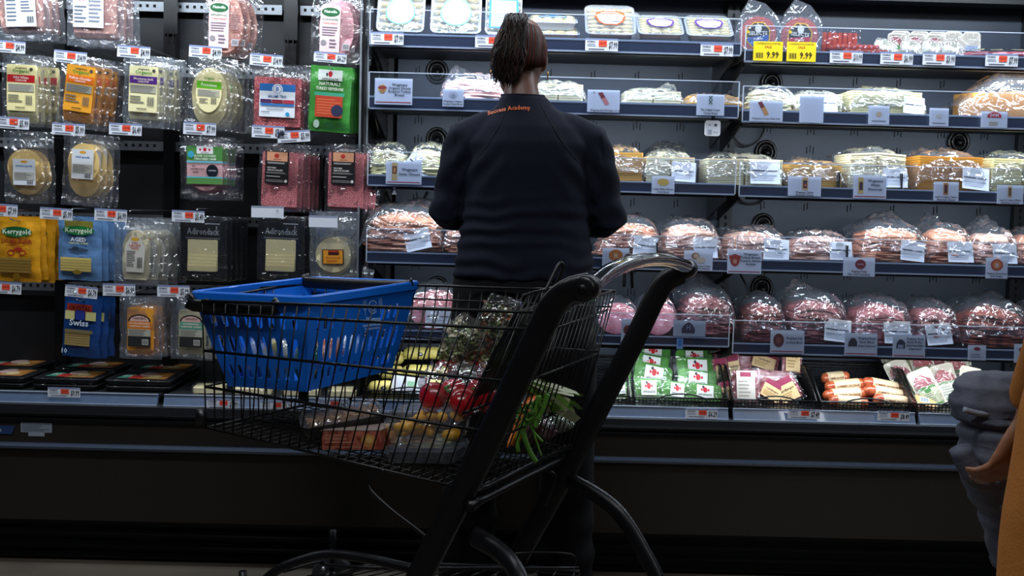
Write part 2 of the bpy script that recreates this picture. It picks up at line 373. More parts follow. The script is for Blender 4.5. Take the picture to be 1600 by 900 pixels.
# ------------------------------------------------------------------ price tags
def tag_mesh(price, yellow=False, blank=False, w=.106, h=.038):
    b = MB(); c = pc('#d9dde6' if not yellow else '#f5d81c')
    b.box(-w/2, w/2, -.0012, 0, -h/2, h/2, c)
    if blank: b.rect(-w/2, h/2-.006, w/2, h/2, -.0015, pc('#8c96ab')); return b
    if yellow:
        b.art([('t', 'CONVERSATION STARTERS', .5, .88, .11, '#8a6a12', .85), ('t', 'SALE', .5, .72, .13, '#c25a1c'), ('b', .08, .14, .34, .42, '#3a3520'), ('t', price, .66, .3, .34, '#15130c', .42)], -w/2, -h/2, w, h, -.0012)
        return b
    b.art([('r', 0, .86, 1, 1, '#7f8bb0'), ('t', 'WEGMANS', .18, .72, .16, '#3a4152', .26), ('l', .06, .34, .34, .6, 2, '#9299a8'), ('l', .1, .06, .7, .24, 1, '#6b7283'),
           ('r', .41, .36, .66, .84, '#e8543a'), ('t', 'SAVE', .535, .6, .2, '#a3291a', .2), ('t', price, .85, .45, .58, '#0f1116', .26)], -w/2, -h/2, w, h, -.0012)
    return b
_tc = {}
def price_tag(px, py, Y, price, where, rot=0, yellow=False, blank=False, w=.106, h=.038, parent=None):
    k = (price, yellow, blank, w)
    if k not in _tc: _tc[k] = tag_mesh(price, yellow, blank, w, h).mesh('price_tag')
    o = bpy.data.objects.new('price_tag', _tc[k]); COL.objects.link(o); p = at(px, py, Y); o.location = p; o.rotation_euler = (0, rot, 0)
    if parent: o.parent = parent; o.matrix_parent_inverse = Matrix.Translation(parent.location).inverted(); return o
    kind = 'yellow sale tag' if yellow else ('blank white tag' if blank else 'white price tag')
    tag(o, f'{kind}{"" if blank else " reading "+price.replace("$","")} {where}', 'price tag'); return o
RT = [(605, 60, '$7.99', 'on the top rail below the green-ringed trays'), (768, 65, '$7.99', 'on the top rail behind the ponytail'), (940, 70, '$7.99', 'on the top rail below the orange-labelled tub'), (1120, 78, '$7.99', 'on the top rail below the right purple-labelled tub'),
      (1322, 89, '$10.99', 'on the top right rail below the orange beef sticks'), (1401, 91, '$6.99', 'on the top right rail beside the 3.99 tag'), (1467, 92, '$3.99', 'on the top right rail below the cheese trays'), (1565, 94, '$7.99', 'on the top right rail at the frame edge')]
for px, py, pr, wh in RT: price_tag(px, py, 3.577, pr, wh, rot=.0, h=.04)
price_tag(1200, 80, 3.572, '9.99', 'below the blue-labelled salami', yellow=True, w=.095, h=.062)
price_tag(1252, 81, 3.572, '9.99', 'below the red-labelled salami', yellow=True, w=.095, h=.062)
for px, py, pr, wh in ((100, 613, '$9.99', 'on the deck rail under the black snack trays'), (348, 631, '$9.99', 'on the deck rail behind the cart front'), (432, 634, '$5.29', 'on the deck rail below the blue basket'),
                       (521, 632, '$4.79', 'on the deck rail behind the tray in the cart'), (1096, 646, '$6.29', 'on the deck rail below the green packs'), (1256, 647, '$7.49', 'on the deck rail below the snack sausages'), (1396, 650, '$8.49', 'on the deck rail below the summer sausages')):
    price_tag(px, py, 3.556, pr, wh, h=.032)
# ------------------------------------------------------------------ hanging packs
def film_pack(w, h, t, seed, m, hdr=.14, crump=.0030):
    b = MB(); nu, nv = 14, 18
    for side in (-1, 1):
        vs = []
        for j in range(nv+1):
            for i in range(nu+1):
                u = i/nu*2-1; v = j/nv; vv = min(1, max(0, (v-.06)/(1-hdr-.06)))*2-1
                bul = max(0, 1-abs(u/.94)**9)**.8*max(0, 1-abs(vv)**9)**.8 if abs(u) < .94 else 0
                ed = .004*nz(u*2+seed, v*5, side*0+1)+(0.003*nz(v*9, seed, 2)) if abs(u) > .95 else 0
                c = nz(u*3+seed*3, v*5, seed)*crump*1.3+(.5-abs(nz(u*6+seed, v*8, side+seed)))*crump*1.6
                vs.append((u*w/2+ed, side*(t/2*bul+.0006)+c*(.5+bul)+.004*nz(seed, v*2, 7), v*h+(.002*nz(u*3, seed, 5) if j in (0, nv) else 0)))
        b.add(vs, [(j*(nu+1)+i, j*(nu+1)+i+1, (j+1)*(nu+1)+i+1, (j+1)*(nu+1)+i) for j in range(nv) for i in range(nu)], m, True)
    return b
def round_slices(w, h, n, t, m, step=.006, r=None):
    b = MB()
    for k in range(n):
        o = [(w/2*math.cos(a*.262), h/2*math.sin(a*.262)) for a in range(24)]
        dz = -(k)*step*1.0+ (n-1)*step/2
        y = t/2-(n-1-k)*t/n; b.prism([(x, z-dz) for x, z in o], -y, -y+t/n*.9, m)
    return b
def rect_slices(w, h, n, t, m, step=.006):
    b = MB()
    for k in range(n):
        dz = (n-1)*step/2-k*step; o = rr(w, h-(n-1)*step, .006, 3)
        y = -t/2+(n-1-k)*t/n; b.prism([(x+.001*math.sin(k*2.3), z-dz) for x, z in o], y, y+t/n*.88, m)
    return b
CHEESE = {k: mat('cheese_'+k, c, .5, noise_=.06, nscale=30, sss=.1) for k, c in dict(white='#f4e8bc', orange='#f2a436', pale='#f6e8b4', cream='#ecdfb0', gouda='#f4d088', swiss='#dfd3a6', lacey='#d8cfae').items()}
MEAT = {'turkey': mat('smoked_turkey_slices', '#c98f84', .5, noise_=.1, nscale=60, col2='#dba99a'), 'ham': mat('ham_slices', '#d79aa4', .45, nscale=50, col2='#e2b3b6'),
        'salami': mat('salami_slices', '#8e2f35', .45, nscale=260, col2='#c9787a'), 'genoa': mat('genoa_salami_slices', '#9d3c46', .42, nscale=300, col2='#d08c8e'), 'pepp': mat('pepperoni_slices', '#a83522', .45, nscale=250, col2='#c86a4a')}
GOLD = mat('gold_wrapper', '#d8981c', .32, noise_=.12, bump=.35, bscale=30, coat=.4); BLUEW = mat('blue_wrapper', '#5f86b4', .32, noise_=.1, bump=.3, bscale=30, coat=.4)
GREENW = mat('green_wrapper', '#3f8a3a', .3, noise_=.12, bump=.4, bscale=30, coat=.5); NAVYW = mat('navy_wrapper', '#17407c', .3, noise_=.15, bump=.4, bscale=30, coat=.5)
BTRAY = mat('black_pack_card', '#111113', .3, noise_=.1)
LIN = '#6a6a66'
def organic(band, base, word):
    return [('r', 0, 0, 1, 1, base), ('t', 'wegmans', .5, .93, .05, '#3a3a2a', .4), ('t', 'Organic', .5, .86, .085, '#4f9a3a', .6), ('r', .02, .62, .98, .78, band), ('t', word, .5, .72, .055, '#fbe9e0', .8), ('t', 'CHEDDAR', .5, .66, .04, '#fbe9e0', .4),
            ('e', .86, .91, .06, .035, '#4a4a40'), ('r', .05, .42, .95, .58, '#a9a695'), ('l', .07, .43, .93, .57, 4, LIN), ('l', .05, .18, .6, .36, 3, LIN), ('b', .66, .14, .9, .34, '#5d5d5a'), ('l', .3, .05, .7, .09, 1, '#2a2a26')]
def applegate_ham():
    return [('r', 0, 0, 1, 1, '#e6b6ba'), ('r', 0, .62, 1, 1, '#4f8a44'), ('r', .28, .8, .74, 1, '#f1eef0'), ('e', .51, .91, .05, .05, '#c22433'), ('e', .38, .91, .03, .03, '#c22433'), ('e', .64, .91, .03, .03, '#c22433'), ('t', 'APPLEGATE', .51, .83, .03, '#6b5a5a', .4), ('e', .12, .78, .09, .09, '#3fa7c4'),
            ('t', 'SLOW COOKED', .52, .74, .06, '#eef5e6', .62), ('t', 'UNCURED HAM', .52, .66, .06, '#eef5e6', .62), ('r', 0, .56, 1, .61, '#6cc3d3'), ('t', 'NO', .2, .47, .05, '#2b1c22', .1), ('t', 'ANTIBIOTICS', .3, .39, .045, '#2b1c22', .42), ('t', 'EVER*', .26, .31, .045, '#2b1c22', .3),
            ('e', .72, .35, .17, .17, '#1c2233'), ('t', 'ORGANIC', .72, .36, .035, '#e6e6ee', .26), ('r', 0, .16, 1, .2, '#6cc3d3'), ('r', 0, 0, 1, .16, '#5a8f4c')]
def genoa():
    return [('r', 0, 0, 1, 1, '#1c1a1c'), ('r', .06, .7, .94, .98, '#d99b78'), ('e', .48, .86, .1, .07, '#b8392a'), ('t', 'APPLEGATE', .5, .75, .035, '#7c3d2c', .6), ('l', .1, .61, .9, .67, 2, '#c9c6c4'), ('t', 'UNCURED', .28, .49, .045, '#efe9e2', .38), ('t', 'GENOA SALAMI', .42, .42, .05, '#efe9e2', .72),
            ('l', .06, .31, .94, .37, 2, '#a8a4a0'), ('l', .06, .2, .9, .26, 1, '#c9c6c4'), ('l', .06, .05, .9, .14, 2, '#8f8b88'), ('e', .9, .1, .06, .05, '#d8d4cf')]
def plain(base, words, wc, band=None, box='#b9b8ae'):
    L_ = [('r', 0, 0, 1, 1, base), ('e', .5, .9, .16, .05, '#e0a33a')]
    if band: L_.append(('r', 0, .62, 1, .8, band))
    for i, w_ in enumerate(words): L_.append(('t', w_, .5, .74-.1*i, .08, wc, .85))
    return L_+[('r', .05, .2, .95, .5, box), ('l', .07, .22, .93, .48, 6, LIN), ('b', .62, .04, .9, .18, '#333333')]
def oval(logo):
    return [('r', 0, 0, .62, .98, '#e0c6cc'), ('e', .31, .86, .29, .1, '#1f5a33'), ('t', 'Plainville', .31, .87, .06, '#e7efe0', .5), ('t', logo, .31, .7, .05, '#3c7a46', .5), ('t', 'TURKEY BREAST', .31, .62, .035, '#c46a4a', .5), ('l', .06, .34, .56, .56, 4, '#80707a'),
            ('e', .12, .2, .09, .06, '#8b8488'), ('l', .3, .08, .58, .3, 3, '#80707a'), ('l', .66, .4, 1, .8, 9, '#8d6f72'), ('r', .72, .06, .94, .2, '#b7b4b8'), ('b', .74, .08, .92, .18, '#55555a')]
def wr_dub(): return [('e', .5, .83, .42, .09, '#1f6a38'), ('t', 'Kerrygold', .5, .83, .09, '#e9efd9', .76), ('t', 'DUBLINER', .5, .66, .085, '#a3301c', .85), ('l', .2, .57, .8, .6, 1, '#a3301c'),
    ('e', .34, .46, .1, .05, '#a3301c'), ('e', .34, .46, .065, .03, '#d8981c'), ('e', .66, .47, .1, .05, '#a3301c'), ('e', .66, .47, .065, .03, '#d8981c'), ('r', .3, .49, .7, .52, '#a3301c'), ('e', .55, .53, .1, .035, '#a3301c'), ('r', .04, .12, .9, .38, '#a07f38')]+[('r', .04, .12+.052*i, .9, .13+.052*i, '#776032') for i in range(5)]+[('e', .5, .07, .1, .05, '#7b5a12')]
def wr_aged(): return [('r', .12, .88, .9, 1, '#8a8438'), ('e', .5, .83, .44, .08, '#1f7a3c'), ('t', 'Kerrygold', .5, .83, .085, '#e9efd9', .78), ('t', 'AGED', .5, .67, .075, '#e8edf2', .5), ('t', 'CHEDDAR CHEESE', .5, .61, .03, '#dfe3b0', .6), ('e', .5, .49, .28, .04, '#3e4f66'), ('e', .42, .52, .1, .03, '#2d3a4e'),
    ('r', .02, .12, .86, .36, '#dcc878')]+[('r', .02, .12+.048*i, .86, .13+.048*i, '#a8934a') for i in range(5)]+[('e', .48, .11, .12, .04, '#8f7626')]
def wr_swiss(): return [('r', .05, .8, .85, .95, '#b53a2c'), ('t', 'CRYSTAL', .45, .87, .08, '#6a1a16', .7), ('r', .0, .66, .3, .82, '#d8cf8a'), ('r', .65, .66, .98, .82, '#cfc884'), ('r', .33, .66, .62, .84, '#2a3a8e'), ('t', 'Swiss', .45, .6, .12, '#d6e2f2', .7), ('r', .02, .18, .82, .44, '#a8915a')]+[('r', .02, .18+.044*i, .82, .188+.044*i, '#7e6a3c') for i in range(6)]+[('r', .02, .42, .9, .48, '#7f7250'), ('t', '10', .02, .07, .09, '#cfe0f2', .2)]
def variety(cc, word): return [('r', 0, 0, 1, .72, cc), ('e', .5, .72, .5, .2, '#1a1a1c'), ('e', .5, .72, .43, .16, '#d9b2a8'), ('t', 'YANCEYS', .5, .8, .06, '#3b2523', .7), ('r', 0, .5, 1, .72, cc), ('t', word, .5, .66, .05, '#f2e6d4', .9), ('t', 'CHEDDAR CHEESE', .5, .58, .05, '#f2e6d4', .95),
    ('r', 0, .3, 1, .5, '#b6b3a4'), ('l', .04, .31, .96, .49, 5, LIN), ('r', 0, 0, 1, .3, '#2a2a2a'), ('r', .62, .06, .9, .22, '#c9c7c0'), ('b', .64, .08, .88, .2, '#333333')]
def salami_trio(): return [('r', 0, 0, 1, 1, '#dfe3ea'), ('r', 0, .78, 1, 1, '#2c6db3'), ('e', .5, .84, .15, .16, '#e8ebf0'), ('e', .5, .84, .12, .13, '#2c6db3'), ('e', .5, .84, .105, .115, '#e8ebf0'), ('t', 'B', .5, .84, .14, '#2c6db3', .2), ('t', 'SALAMI TRIO', .5, .62, .09, '#2b4f86', .52),
    ('r', .03, .42, .34, .53, '#4b2a55'), ('r', .35, .42, .66, .53, '#7c2434'), ('r', .67, .42, .98, .53, '#a8364a'), ('r', .03, .34, .98, .4, '#2c6db3'), ('l', .2, .22, .8, .3, 2, '#9aa3b3'), ('l', .06, .12, .4, .17, 1, '#55606e'), ('e', .8, .1, .06, .06, '#2c8fc0')]
def pepper(): return [('r', .1, .82, .9, 1, '#dfe6df'), ('e', .5, .93, .07, .05, '#c22433'), ('e', .39, .92, .03, .03, '#2a2a2a'), ('t', 'APPLEGATE', .5, .84, .04, '#6b6a62', .6), ('t', 'NATURALS', .5, .76, .06, '#e8efda', .7), ('t', 'TURKEY PEPPERONI', .5, .68, .055, '#e8efda', .9), ('r', 0, .56, 1, .62, '#3f9c7c'),
    ('r', .05, .2, .95, .56, '#b8402a'), ('l', .1, .24, .9, .52, 6, '#d4683e'), ('e', .78, .32, .2, .1, '#2c2f4c'), ('e', .12, .08, .1, .07, '#9fb4a4')]
def lacey(): return [('p', [(.1, 0), (.9, 0), (.98, .7), (.75, .95), (.5, 1), (.25, .95), (.02, .7)], '#cfccc2'), ('e', .5, .92, .2, .05, '#d8a436'), ('t', 'BABY', .5, .82, .05, '#b5382c', .4), ('t', 'LACEY', .5, .74, .08, '#b5382c', .76), ('t', 'SWISS', .5, .66, .06, '#b5382c', .5), ('l', .12, .14, .55, .6, 9, '#3f3f3c'), ('b', .6, .12, .85, .42, '#333333')]
def blackpack(): return [('r', 0, .62, 1, 1, '#141416'), ('t', 'Adirondack', .5, .8, .12, '#8f9299', .9), ('l', .55, .93, .98, .96, 1, '#b7b9be'), ('r', .02, .68, .98, .695, '#8a8c90'), ('r', 0, 0, 1, .14, '#141416'), ('l', .1, .08, .9, .12, 1, '#c9c9c9'), ('l', .2, .02, .8, .05, 1, '#8f9092'), ('e', .5, .16, .05, .035, '#222222')]
def provol(): return [('r', 0, 0, 1, 1, '#3a2415'), ('r', .05, .05, .95, .95, '#e0952c'), ('r', .28, .62, .78, .92, '#3a1c14'), ('r', .3, .82, .76, .95, '#b03a24'), ('t', 'PROVOLONE', .5, .45, .12, '#b3501c', .75), ('l', .2, .15, .8, .32, 2, '#b3501c')]
HT = .022
_rem = []
def make_pack(kind):
    """returns (w,h,t, builder(root, front))"""
    def mk(w, h, t, fn): return (w, h, t, fn)
    def std(w, h, t, content, lab, lw, lh, lz, seed, fm=FILM, cz=None, hdr=.14, lx=0, cname='cheese_slices'):
        def fn(root):
            film_pack(w, h, t, seed, fm, hdr).build('bag_film', root)
            if content:
                o = content().build(cname, root); o.location = (0, 0, cz if cz is not None else h*.45)
            if lab:
                b = MB(); b.art(lab, -lw/2, -lh/2, lw, lh, 0); o = b.build('label', root); o.location = (lx, -t/2-.0045, lz)
        return mk(w, h, t, fn)
    S = 1/475.0
    K = {
     'darkchick': lambda: std(.18, .24, .02, lambda: rect_slices(.14, .16, 6, .012, MEAT['turkey'], .003), [('r', 0, 0, 1, 1, '#cfd4dd'), ('t', 'CHICKEN', .25, .84, .07, '#c0392b', .4), ('t', 'BREAST', .25, .74, .06, '#c0392b', .4), ('l', .05, .1, .45, .6, 6, '#626a78'), ('l', .52, .3, .95, .9, 9, '#626a78'), ('b', .7, .08, .93, .22, '#333333')], .10, .15, .12, 1.1, FILMH, cname='meat_slices'),
     'greenchick': lambda: std(.19, .24, .02, lambda: rect_slices(.14, .16, 6, .012, MEAT['turkey'], .003), [('r', 0, 0, 1, 1, '#cfd4dd'), ('e', .25, .9, .24, .1, '#2f8a3c'), ('t', 'CHICKEN', .25, .7, .08, '#c9553a', .4), ('t', 'BREAST', .25, .6, .07, '#c9553a', .4), ('l', .05, .08, .45, .48, 5, '#626a78'), ('l', .52, .1, .95, .95, 10, '#7a8290')], .10, .15, .135, 2.3, FILMH, cname='meat_slices', lx=-.02),
     'turkeyoval': lambda: std(.15, .23, .018, lambda: round_slices(.115, .19, 8, .014, MEAT['turkey'], .002), oval('APPLEWOOD'), .105, .15, .105, 3.7, FILMV, cname='meat_slices'),
     'hamoval': lambda: std(.17, .23, .018, lambda: round_slices(.115, .19, 6, .014, MEAT['ham'], .002), oval('SLOW ROASTED'), .105, .15, .105, 4.1, FILMV, cname='meat_slices'),
     'org_red': lambda: std(.14, .235, .02, lambda: rect_slices(.098, .19, 8, .014, CHEESE['white'], .004), organic('#c9202a', '#e8dca0', 'Mild White'), .094, .15, .125, 5.2),
     'org_orange': lambda: std(.145, .235, .02, lambda: rect_slices(.098, .17, 8, .014, CHEESE['orange'], .004), organic('#e8701c', '#e89e2c', 'Yellow Cheddar'), .094, .15, .13, 6.9),
     'org_purple': lambda: std(.14, .235, .02, lambda: rect_slices(.098, .16, 8, .014, CHEESE['white'], .004), organic('#5a2a8a', '#e8dfae', 'Monterey Jack'), .094, .15, .125, 7.4, FILMH),
     'org_green': lambda: std(.155, .235, .02, lambda: round_slices(.115, .16, 9, .014, CHEESE['pale'], .004), [('e', .5, .5, .5, .5, '#eee2ae'), ('t', 'Organic', .5, .86, .08, '#4f9a3a', .4), ('r', .03, .6, .97, .78, '#5fb41f'), ('t', 'Provolone', .5, .69, .09, '#eef7da', .6), ('r', .08, .4, .92, .57, '#b3b09a'), ('l', .1, .41, .9, .56, 4, LIN), ('b', .6, .22, .82, .38, '#55554f'), ('l', .16, .22, .54, .36, 3, LIN)], .086, .13, .12, 8.8),
     'trio': lambda: std(.215, .235, .02, lambda: rect_slices(.155, .17, 6, .014, MEAT['salami'], .002), salami_trio(), .118, .108, .115, 9.3, FILMV, cname='salami_slices'),
     'gouda_a': lambda: std(.145, .24, .022, lambda: round_slices(.118, .12, 9, .016, CHEESE['gouda'], .004), plain('#d9dfe6', ['smoked gouda', ''], '#2f6fb0'), .074, .086, .105, 11.2, cz=.105),
     'gouda_b': lambda: std(.145, .24, .022, lambda: round_slices(.105, .13, 9, .016, CHEESE['gouda'], .006), plain('#dfe1e4', ['mild gouda', ''], '#2f6fb0'), .072, .098, .14, 12.6, cz=.12),
     'ham': lambda: std(.17, .21, .018, lambda: round_slices(.118, .14, 6, .014, MEAT['ham'], .002), applegate_ham(), .118, .125, .115, 13.1, FILMV, cname='ham_slices'),
     'genoa': lambda: std(.145, .225, .018, lambda: rect_slices(.118, .19, 6, .014, MEAT['genoa'], .002), genoa(), .078, .108, .145, 14.7, FILMV, cname='salami_slices', lx=-.01),
     'lacey': lambda: std(.15, .225, .026, lambda: (lambda b: (b.prism([(x*.088, z*.165) for x, z in ((.42, -.5), (.5, -.35), (.5, .2), (.36, .42), (.12, .5), (-.12, .5), (-.36, .42), (-.5, .2), (-.5, -.35), (-.42, -.5))], -.009, .009, CHEESE['lacey']), b)[1])(MB()), lacey(), .072, .12, .105, 15.3, FILMH),
     'provolone': lambda: std(.16, .235, .024, lambda: round_slices(.118, .118, 5, .018, CHEESE['cream'], .003), provol(), .072, .05, .085, 16.4, FILMH, cz=.085),
     'van_orange': lambda: std(.145, .21, .02, lambda: rect_slices(.088, .162, 7, .014, CHEESE['orange'], .003), variety('#d97a1e', 'DOUBLE MADNESS'), .076, .12, .105, 17.5, FILMH),
     'van_green': lambda: std(.145, .21, .02, lambda: rect_slices(.088, .152, 7, .014, CHEESE['swiss'], .003), variety('#5d9c86', 'HORSERADISH'), .076, .12, .105, 18.5, FILMH),
    }
    def foil(w, h, t, m, art_, seed, aw=.84, window=None):
        def fn(root):
            film_pack(w, h, t, seed, m, .1, .0026).build('foil_bag', root)
            b = MB(); b.art(art_, -w*aw/2, -h*.46, w*aw, h*.9, 0); o = b.build('label', root); o.location = (0, -t/2-.0058, h*.5)
        return (w, h, t, fn)
    if kind == 'dub': return foil(.145, .215, .02, GOLD, wr_dub(), 21)
    if kind == 'aged': return foil(.145, .215, .02, BLUEW, wr_aged(), 22)
    if kind == 'swiss': return foil(.125, .205, .018, NAVYW, wr_swiss(), 23)
    if kind == 'pepp': return foil(.138, .215, .026, GREENW, pepper(), 24, .72)
    if kind == 'black':
        def fn(root):
            b = MB(); b.prism(rr(.155, .215, .01), -.001, .012, BTRAY); o = b.build('tray_card', root); o.location.z = .1075
            b = MB()
            for k in range(5): b.prism(rr(.1-.001*k, .105-(.042+.011*k if k else 0), .002, 1, 0, -(.021+.0055*k if k else 0)), -.0042-.0030*k, -.0022-.0030*k, CHEESE['cream'])
            o = b.build('cheese_slices', root); o.location = (0, 0, .085)
            b = MB(); b.art(blackpack(), -.06, 0, .12, .19, 0); o = b.build('label', root); o.location = (0, -.0015, .012)
            b = MB(); b.loft([[Vector((x, y, z)) for x, z in rr(.158-k, .218-k, .01)] for y, k in ((-.001, 0), (-.004, .006), (-.018, .02))], FILMV, False); o = b.build('clear_shell', root); o.location.z = .1075
        return (.155, .215, .024, fn)
    return K[kind]()
# px centre, py bottom of the front pack, kind, tilt, copies, dx per copy, words, hook row, price, tag px, tag py, tag rot
HP = [
 (38, 64, 'darkchick', -.04, 3, .014, 'chicken breast pack with a white two-column label', '$4.99', 14, 73, .05),
 (150, 73, 'greenchick', .02, 3, .016, 'chicken breast pack with a green oval on its white label', '$4.99', 110, 89, .08),
 (352, 90, 'turkeyoval', .03, 3, .016, 'brown-edged smoked turkey pack with a dark green oval', '$4.99', 321, 81, .05),
 (524, 97, 'hamoval', .04, 3, .014, 'pale pink turkey ham pack with a dark green oval', '$6.29', 516, 90, .05),
 (36, 197, 'org_red', .03, 4, .012, 'white cheddar pack with a red band', '$5.99', 20, 192, .04),
 (120, 200, 'org_orange', .13, 4, .014, 'orange cheddar pack with an orange band', '$5.99', 107, 202, .04),
 (224, 199, 'org_purple', .05, 5, .010, 'white cheese pack with a purple band', '$6.49', 196, 202, .03),
 (325, 202, 'org_green', .06, 4, .012, 'round provolone pack with a lime green band', '$7.99', 312, 201, .03),
 (433, 212, 'trio', .03, 4, .006, 'dark salami trio pack with a blue and white label', '$7.99', 419, 206, .04),
 (513, 206, 'pepp', .05, 4, .007, 'glossy green turkey pepperoni bag', '$5.99', 458, 213, -.08),
 (42, 318, 'gouda_a', .01, 2, .012, 'round smoked gouda pack with a low white label', '$7.99', -4, 328, .04),
 (130, 322, 'gouda_b', .05, 3, .012, 'golden gouda pack with scalloped slices', '$5.99', 88, 334, .04),
 (322, 312, 'ham', .0, 4, .007, 'uncured ham pack with a green and pink label', '$5.49', 294, 338, .02),
 (436, 330, 'genoa', .04, 6, .010, 'left genoa salami pack with a black label', None, 418, 331, .02),
 (540, 331, 'genoa', .02, 4, .010, 'genoa salami pack with black label beside the divider', None, 505, 346, .0),
 (30, 440, 'dub', .02, 5, .013, 'gold wrapped dubliner cheese pack', '$6.79', 12, 450, .03),
 (125, 438, 'aged', .03, 5, .013, 'light blue wrapped aged cheddar pack', '$6.79', 127, 456, .08),
 (213, 445, 'lacey', .03, 4, .022, 'arch-shaped swiss cheese pack with red lettering', '$6.99', 186, 453, .0),
 (317, 438, 'black', .015, 5, .010, 'left black window pack of cream cheese slices', '$5.99', 272, 455, .0),
 (438, 438, 'black', .02, 5, .010, 'right black window pack of cream cheese slices', None, None, None, 0),
 (522, 440, 'provolone', -.02, 4, .014, 'round pale provolone pack with a small amber label', None, None, None, 0),
 (126, 558, 'swiss', .07, 3, .016, 'navy wrapped swiss cheese pack', None, None, None, 0),
 (220, 561, 'van_orange', .02, 3, .010, 'orange cheddar block pack with a black arch label', None, None, None, 0),
 (300, 562, 'van_green', .02, 3, .010, 'horseradish cheese pack with a green and black label', None, None, None, 0),
]
YF = 3.66
for i, (px, pyb, kind, tilt, n, dx, words, price, tx, ty, tr) in enumerate(HP):
    w, h, t, fn = make_pack(kind)
    base = at(px, pyb, YF); g = words+'s'
    root = thing('hanging_pack', words+', front one', 'food pack', base, (.05, tilt, 0), g)
    fn(root); bpy.context.view_layer.update()
    rnd = random.Random(i)
    step = max(.024, t+.006)
    for k in range(1, n):
        dup(root, base+Vector((dx*k, step*k, rnd.uniform(-.004, .004))), (.05, tilt+rnd.uniform(-.05, .03), rnd.uniform(-.04, .10)), f'{words}, {ORD[k]} on hook')
    # hook
    top = base+Vector((math.sin(tilt)*h, 0, h-.012)); hx = top.x; hz = top.z+.004
    hk = thing('peg_hook', 'wire hook of '+' '.join(words.split()[:11])+(' left' if 'left of' in words and len(words.split()) > 11 else ''), 'hook', (hx, YBL-.012, hz))
    b = MB(); b.tube([(dx*n*.5, 0, -.0), (dx*n*.5, -.03, 0), (0, YF-YBL-.035, -.002), (0, YF-YBL-.06, .006)], .0022, CHROME, 6)
    b.tube([(dx*n*.5, 0, .03), (dx*n*.5, -.03, .032), (0, YF-YBL-.055, .034), (0, YF-YBL-.075, .03)], .0018, CHROME, 6); b.build('hook_wire', hk)
TG = [(14, 73, '$4.99', .05, 'under the leftmost chicken breast pack'), (110, 89, '$14.99', .08, 'hanging below the green oval chicken packs'), (209, 81, '$4.99', .05, 'on an empty hook left of the smoked turkey'), (321, 81, '$4.99', .05, 'over the foot of the smoked turkey pack'), (416, 94, '$14.99', .06, 'on the empty hook above the salami trio pack'), (516, 90, '$6.29', .06, 'over the foot of the pale pink pack'),
      (20, 192, '$5.99', .04, 'under the red-banded cheddar'), (107, 202, '$5.99', .04, 'under the orange-banded cheddar'), (196, 202, '$6.49', .03, 'under the purple-banded cheese'), (312, 201, '$7.99', .03, 'under the round provolone with a green band'), (419, 206, '$7.99', .03, 'under the salami trio pack'), (459, 213, '$5.99', -.08, 'tilted, under the right corner of the salami trio pack'),
      (2, 328, '$7.99', .04, 'at the left frame edge below the smoked gouda'), (88, 334, '$5.99', .04, 'between the gouda and the blue cheddar packs'), (173, 336, '$6.99', .04, 'above the arch-shaped swiss packs'), (294, 338, '$5.49', .02, 'above the left black window pack'),
      (8, 450, '$6.79', .03, 'under the gold packs'), (127, 456, '$6.79', .08, 'above the navy swiss packs'), (186, 453, '$6.99', .0, 'above the orange block cheddar'), (271, 455, '$5.99', .0, 'above the horseradish cheese')]
for px, py, pr, rot, wh in TG: price_tag(px, py, 3.585, pr, wh, rot)
price_tag(418, 331, 3.585, '', 'under the left genoa salami pack', 0, blank=True); price_tag(505, 346, 3.585, '', 'above the pale provolone pack', 0, blank=True, w=.094)
# empty hooks
for px, py, wd in ((209, 70, 'in the top row, left of the smoked turkey'), (416, 83, 'in the top row above the salami trio')):
    p = at(px, py, 3.6); hk = thing('peg_hook', 'empty wire peg hook '+wd, 'hook', (p.x, YBL-.012, p.z))
    b = MB(); b.tube([(0, 0, 0), (0, 3.6-YBL, .004), (0, 3.59-YBL, .01)], .0022, CHROME, 6); b.build('hook_wire', hk)
# ------------------------------------------------------------------ flat black trays on the left deck
TR = [(25, 582, 1, 'back row, at the left frame edge'), (148, 583, 1, 'back row, middle'), (258, 588, 1, 'back row, right'), (8, 600, 0, 'front row, at the left frame edge'), (118, 603, 0, 'front row, middle'), (228, 606, 0, 'front row, right')]
TRAYC = [('r', .0, .0, 1, 1, '#17181a'), ('r', .45, .08, .93, .85, '#b3763a'), ('p', [(.1, .15), (.3, .15), (.34, .6), (.16, .6)], '#3f8f76'), ('t', 'deli', .22, .4, .2, '#cfe6da', .16), ('r', .3, .1, .5, .45, '#c23a2e'), ('e', .52, .62, .14, .25, '#c9a8a4'), ('e', .7, .4, .12, .2, '#d9c28c'), ('l', .55, .1, .9, .3, 3, '#e0c48a'), ('e', .82, .6, .09, .2, '#c88a3c')]
for k, (px, py, row, wd) in enumerate(TR):
    Y = 3.61+.115 if not row else 3.61+.33; p = atz(px, ZD+.004, Y)
    for st in range(2):
        z = ZD-.001+st*.021
        t = thing('snack_tray', f'flat black snack tray, {wd}, {"upper" if st else "lower"} of pair', 'food tray', (p.x, Y, z), (0, 0, .02*(k % 3-1)), 'flat black snack trays')
        b = MB(); o2 = rr(.225, .20, .02)
        b.loft([[Vector((x*s, y*s, zz)) for x, y in o2] for zz, s in ((0, .92), (.003, .93), (.015, 1), (.017, 1.0), (.017, .96), (.008, .93))], BTRAY); b.build('tray', t)
        b = MB(); b.loft([[Vector((x*s, y*s, zz)) for x, y in o2] for zz, s in ((.0172, .99), (.019, .95))], FILMV, False); b.build('lid_film', t)
        b = MB(); b.art(TRAYC, -.1, -.085, .2, .17, 0)
        o = b.build('printed_card', t); o.rotation_euler = (-math.pi/2, 0, 0); o.location = (0, 0, .0196)
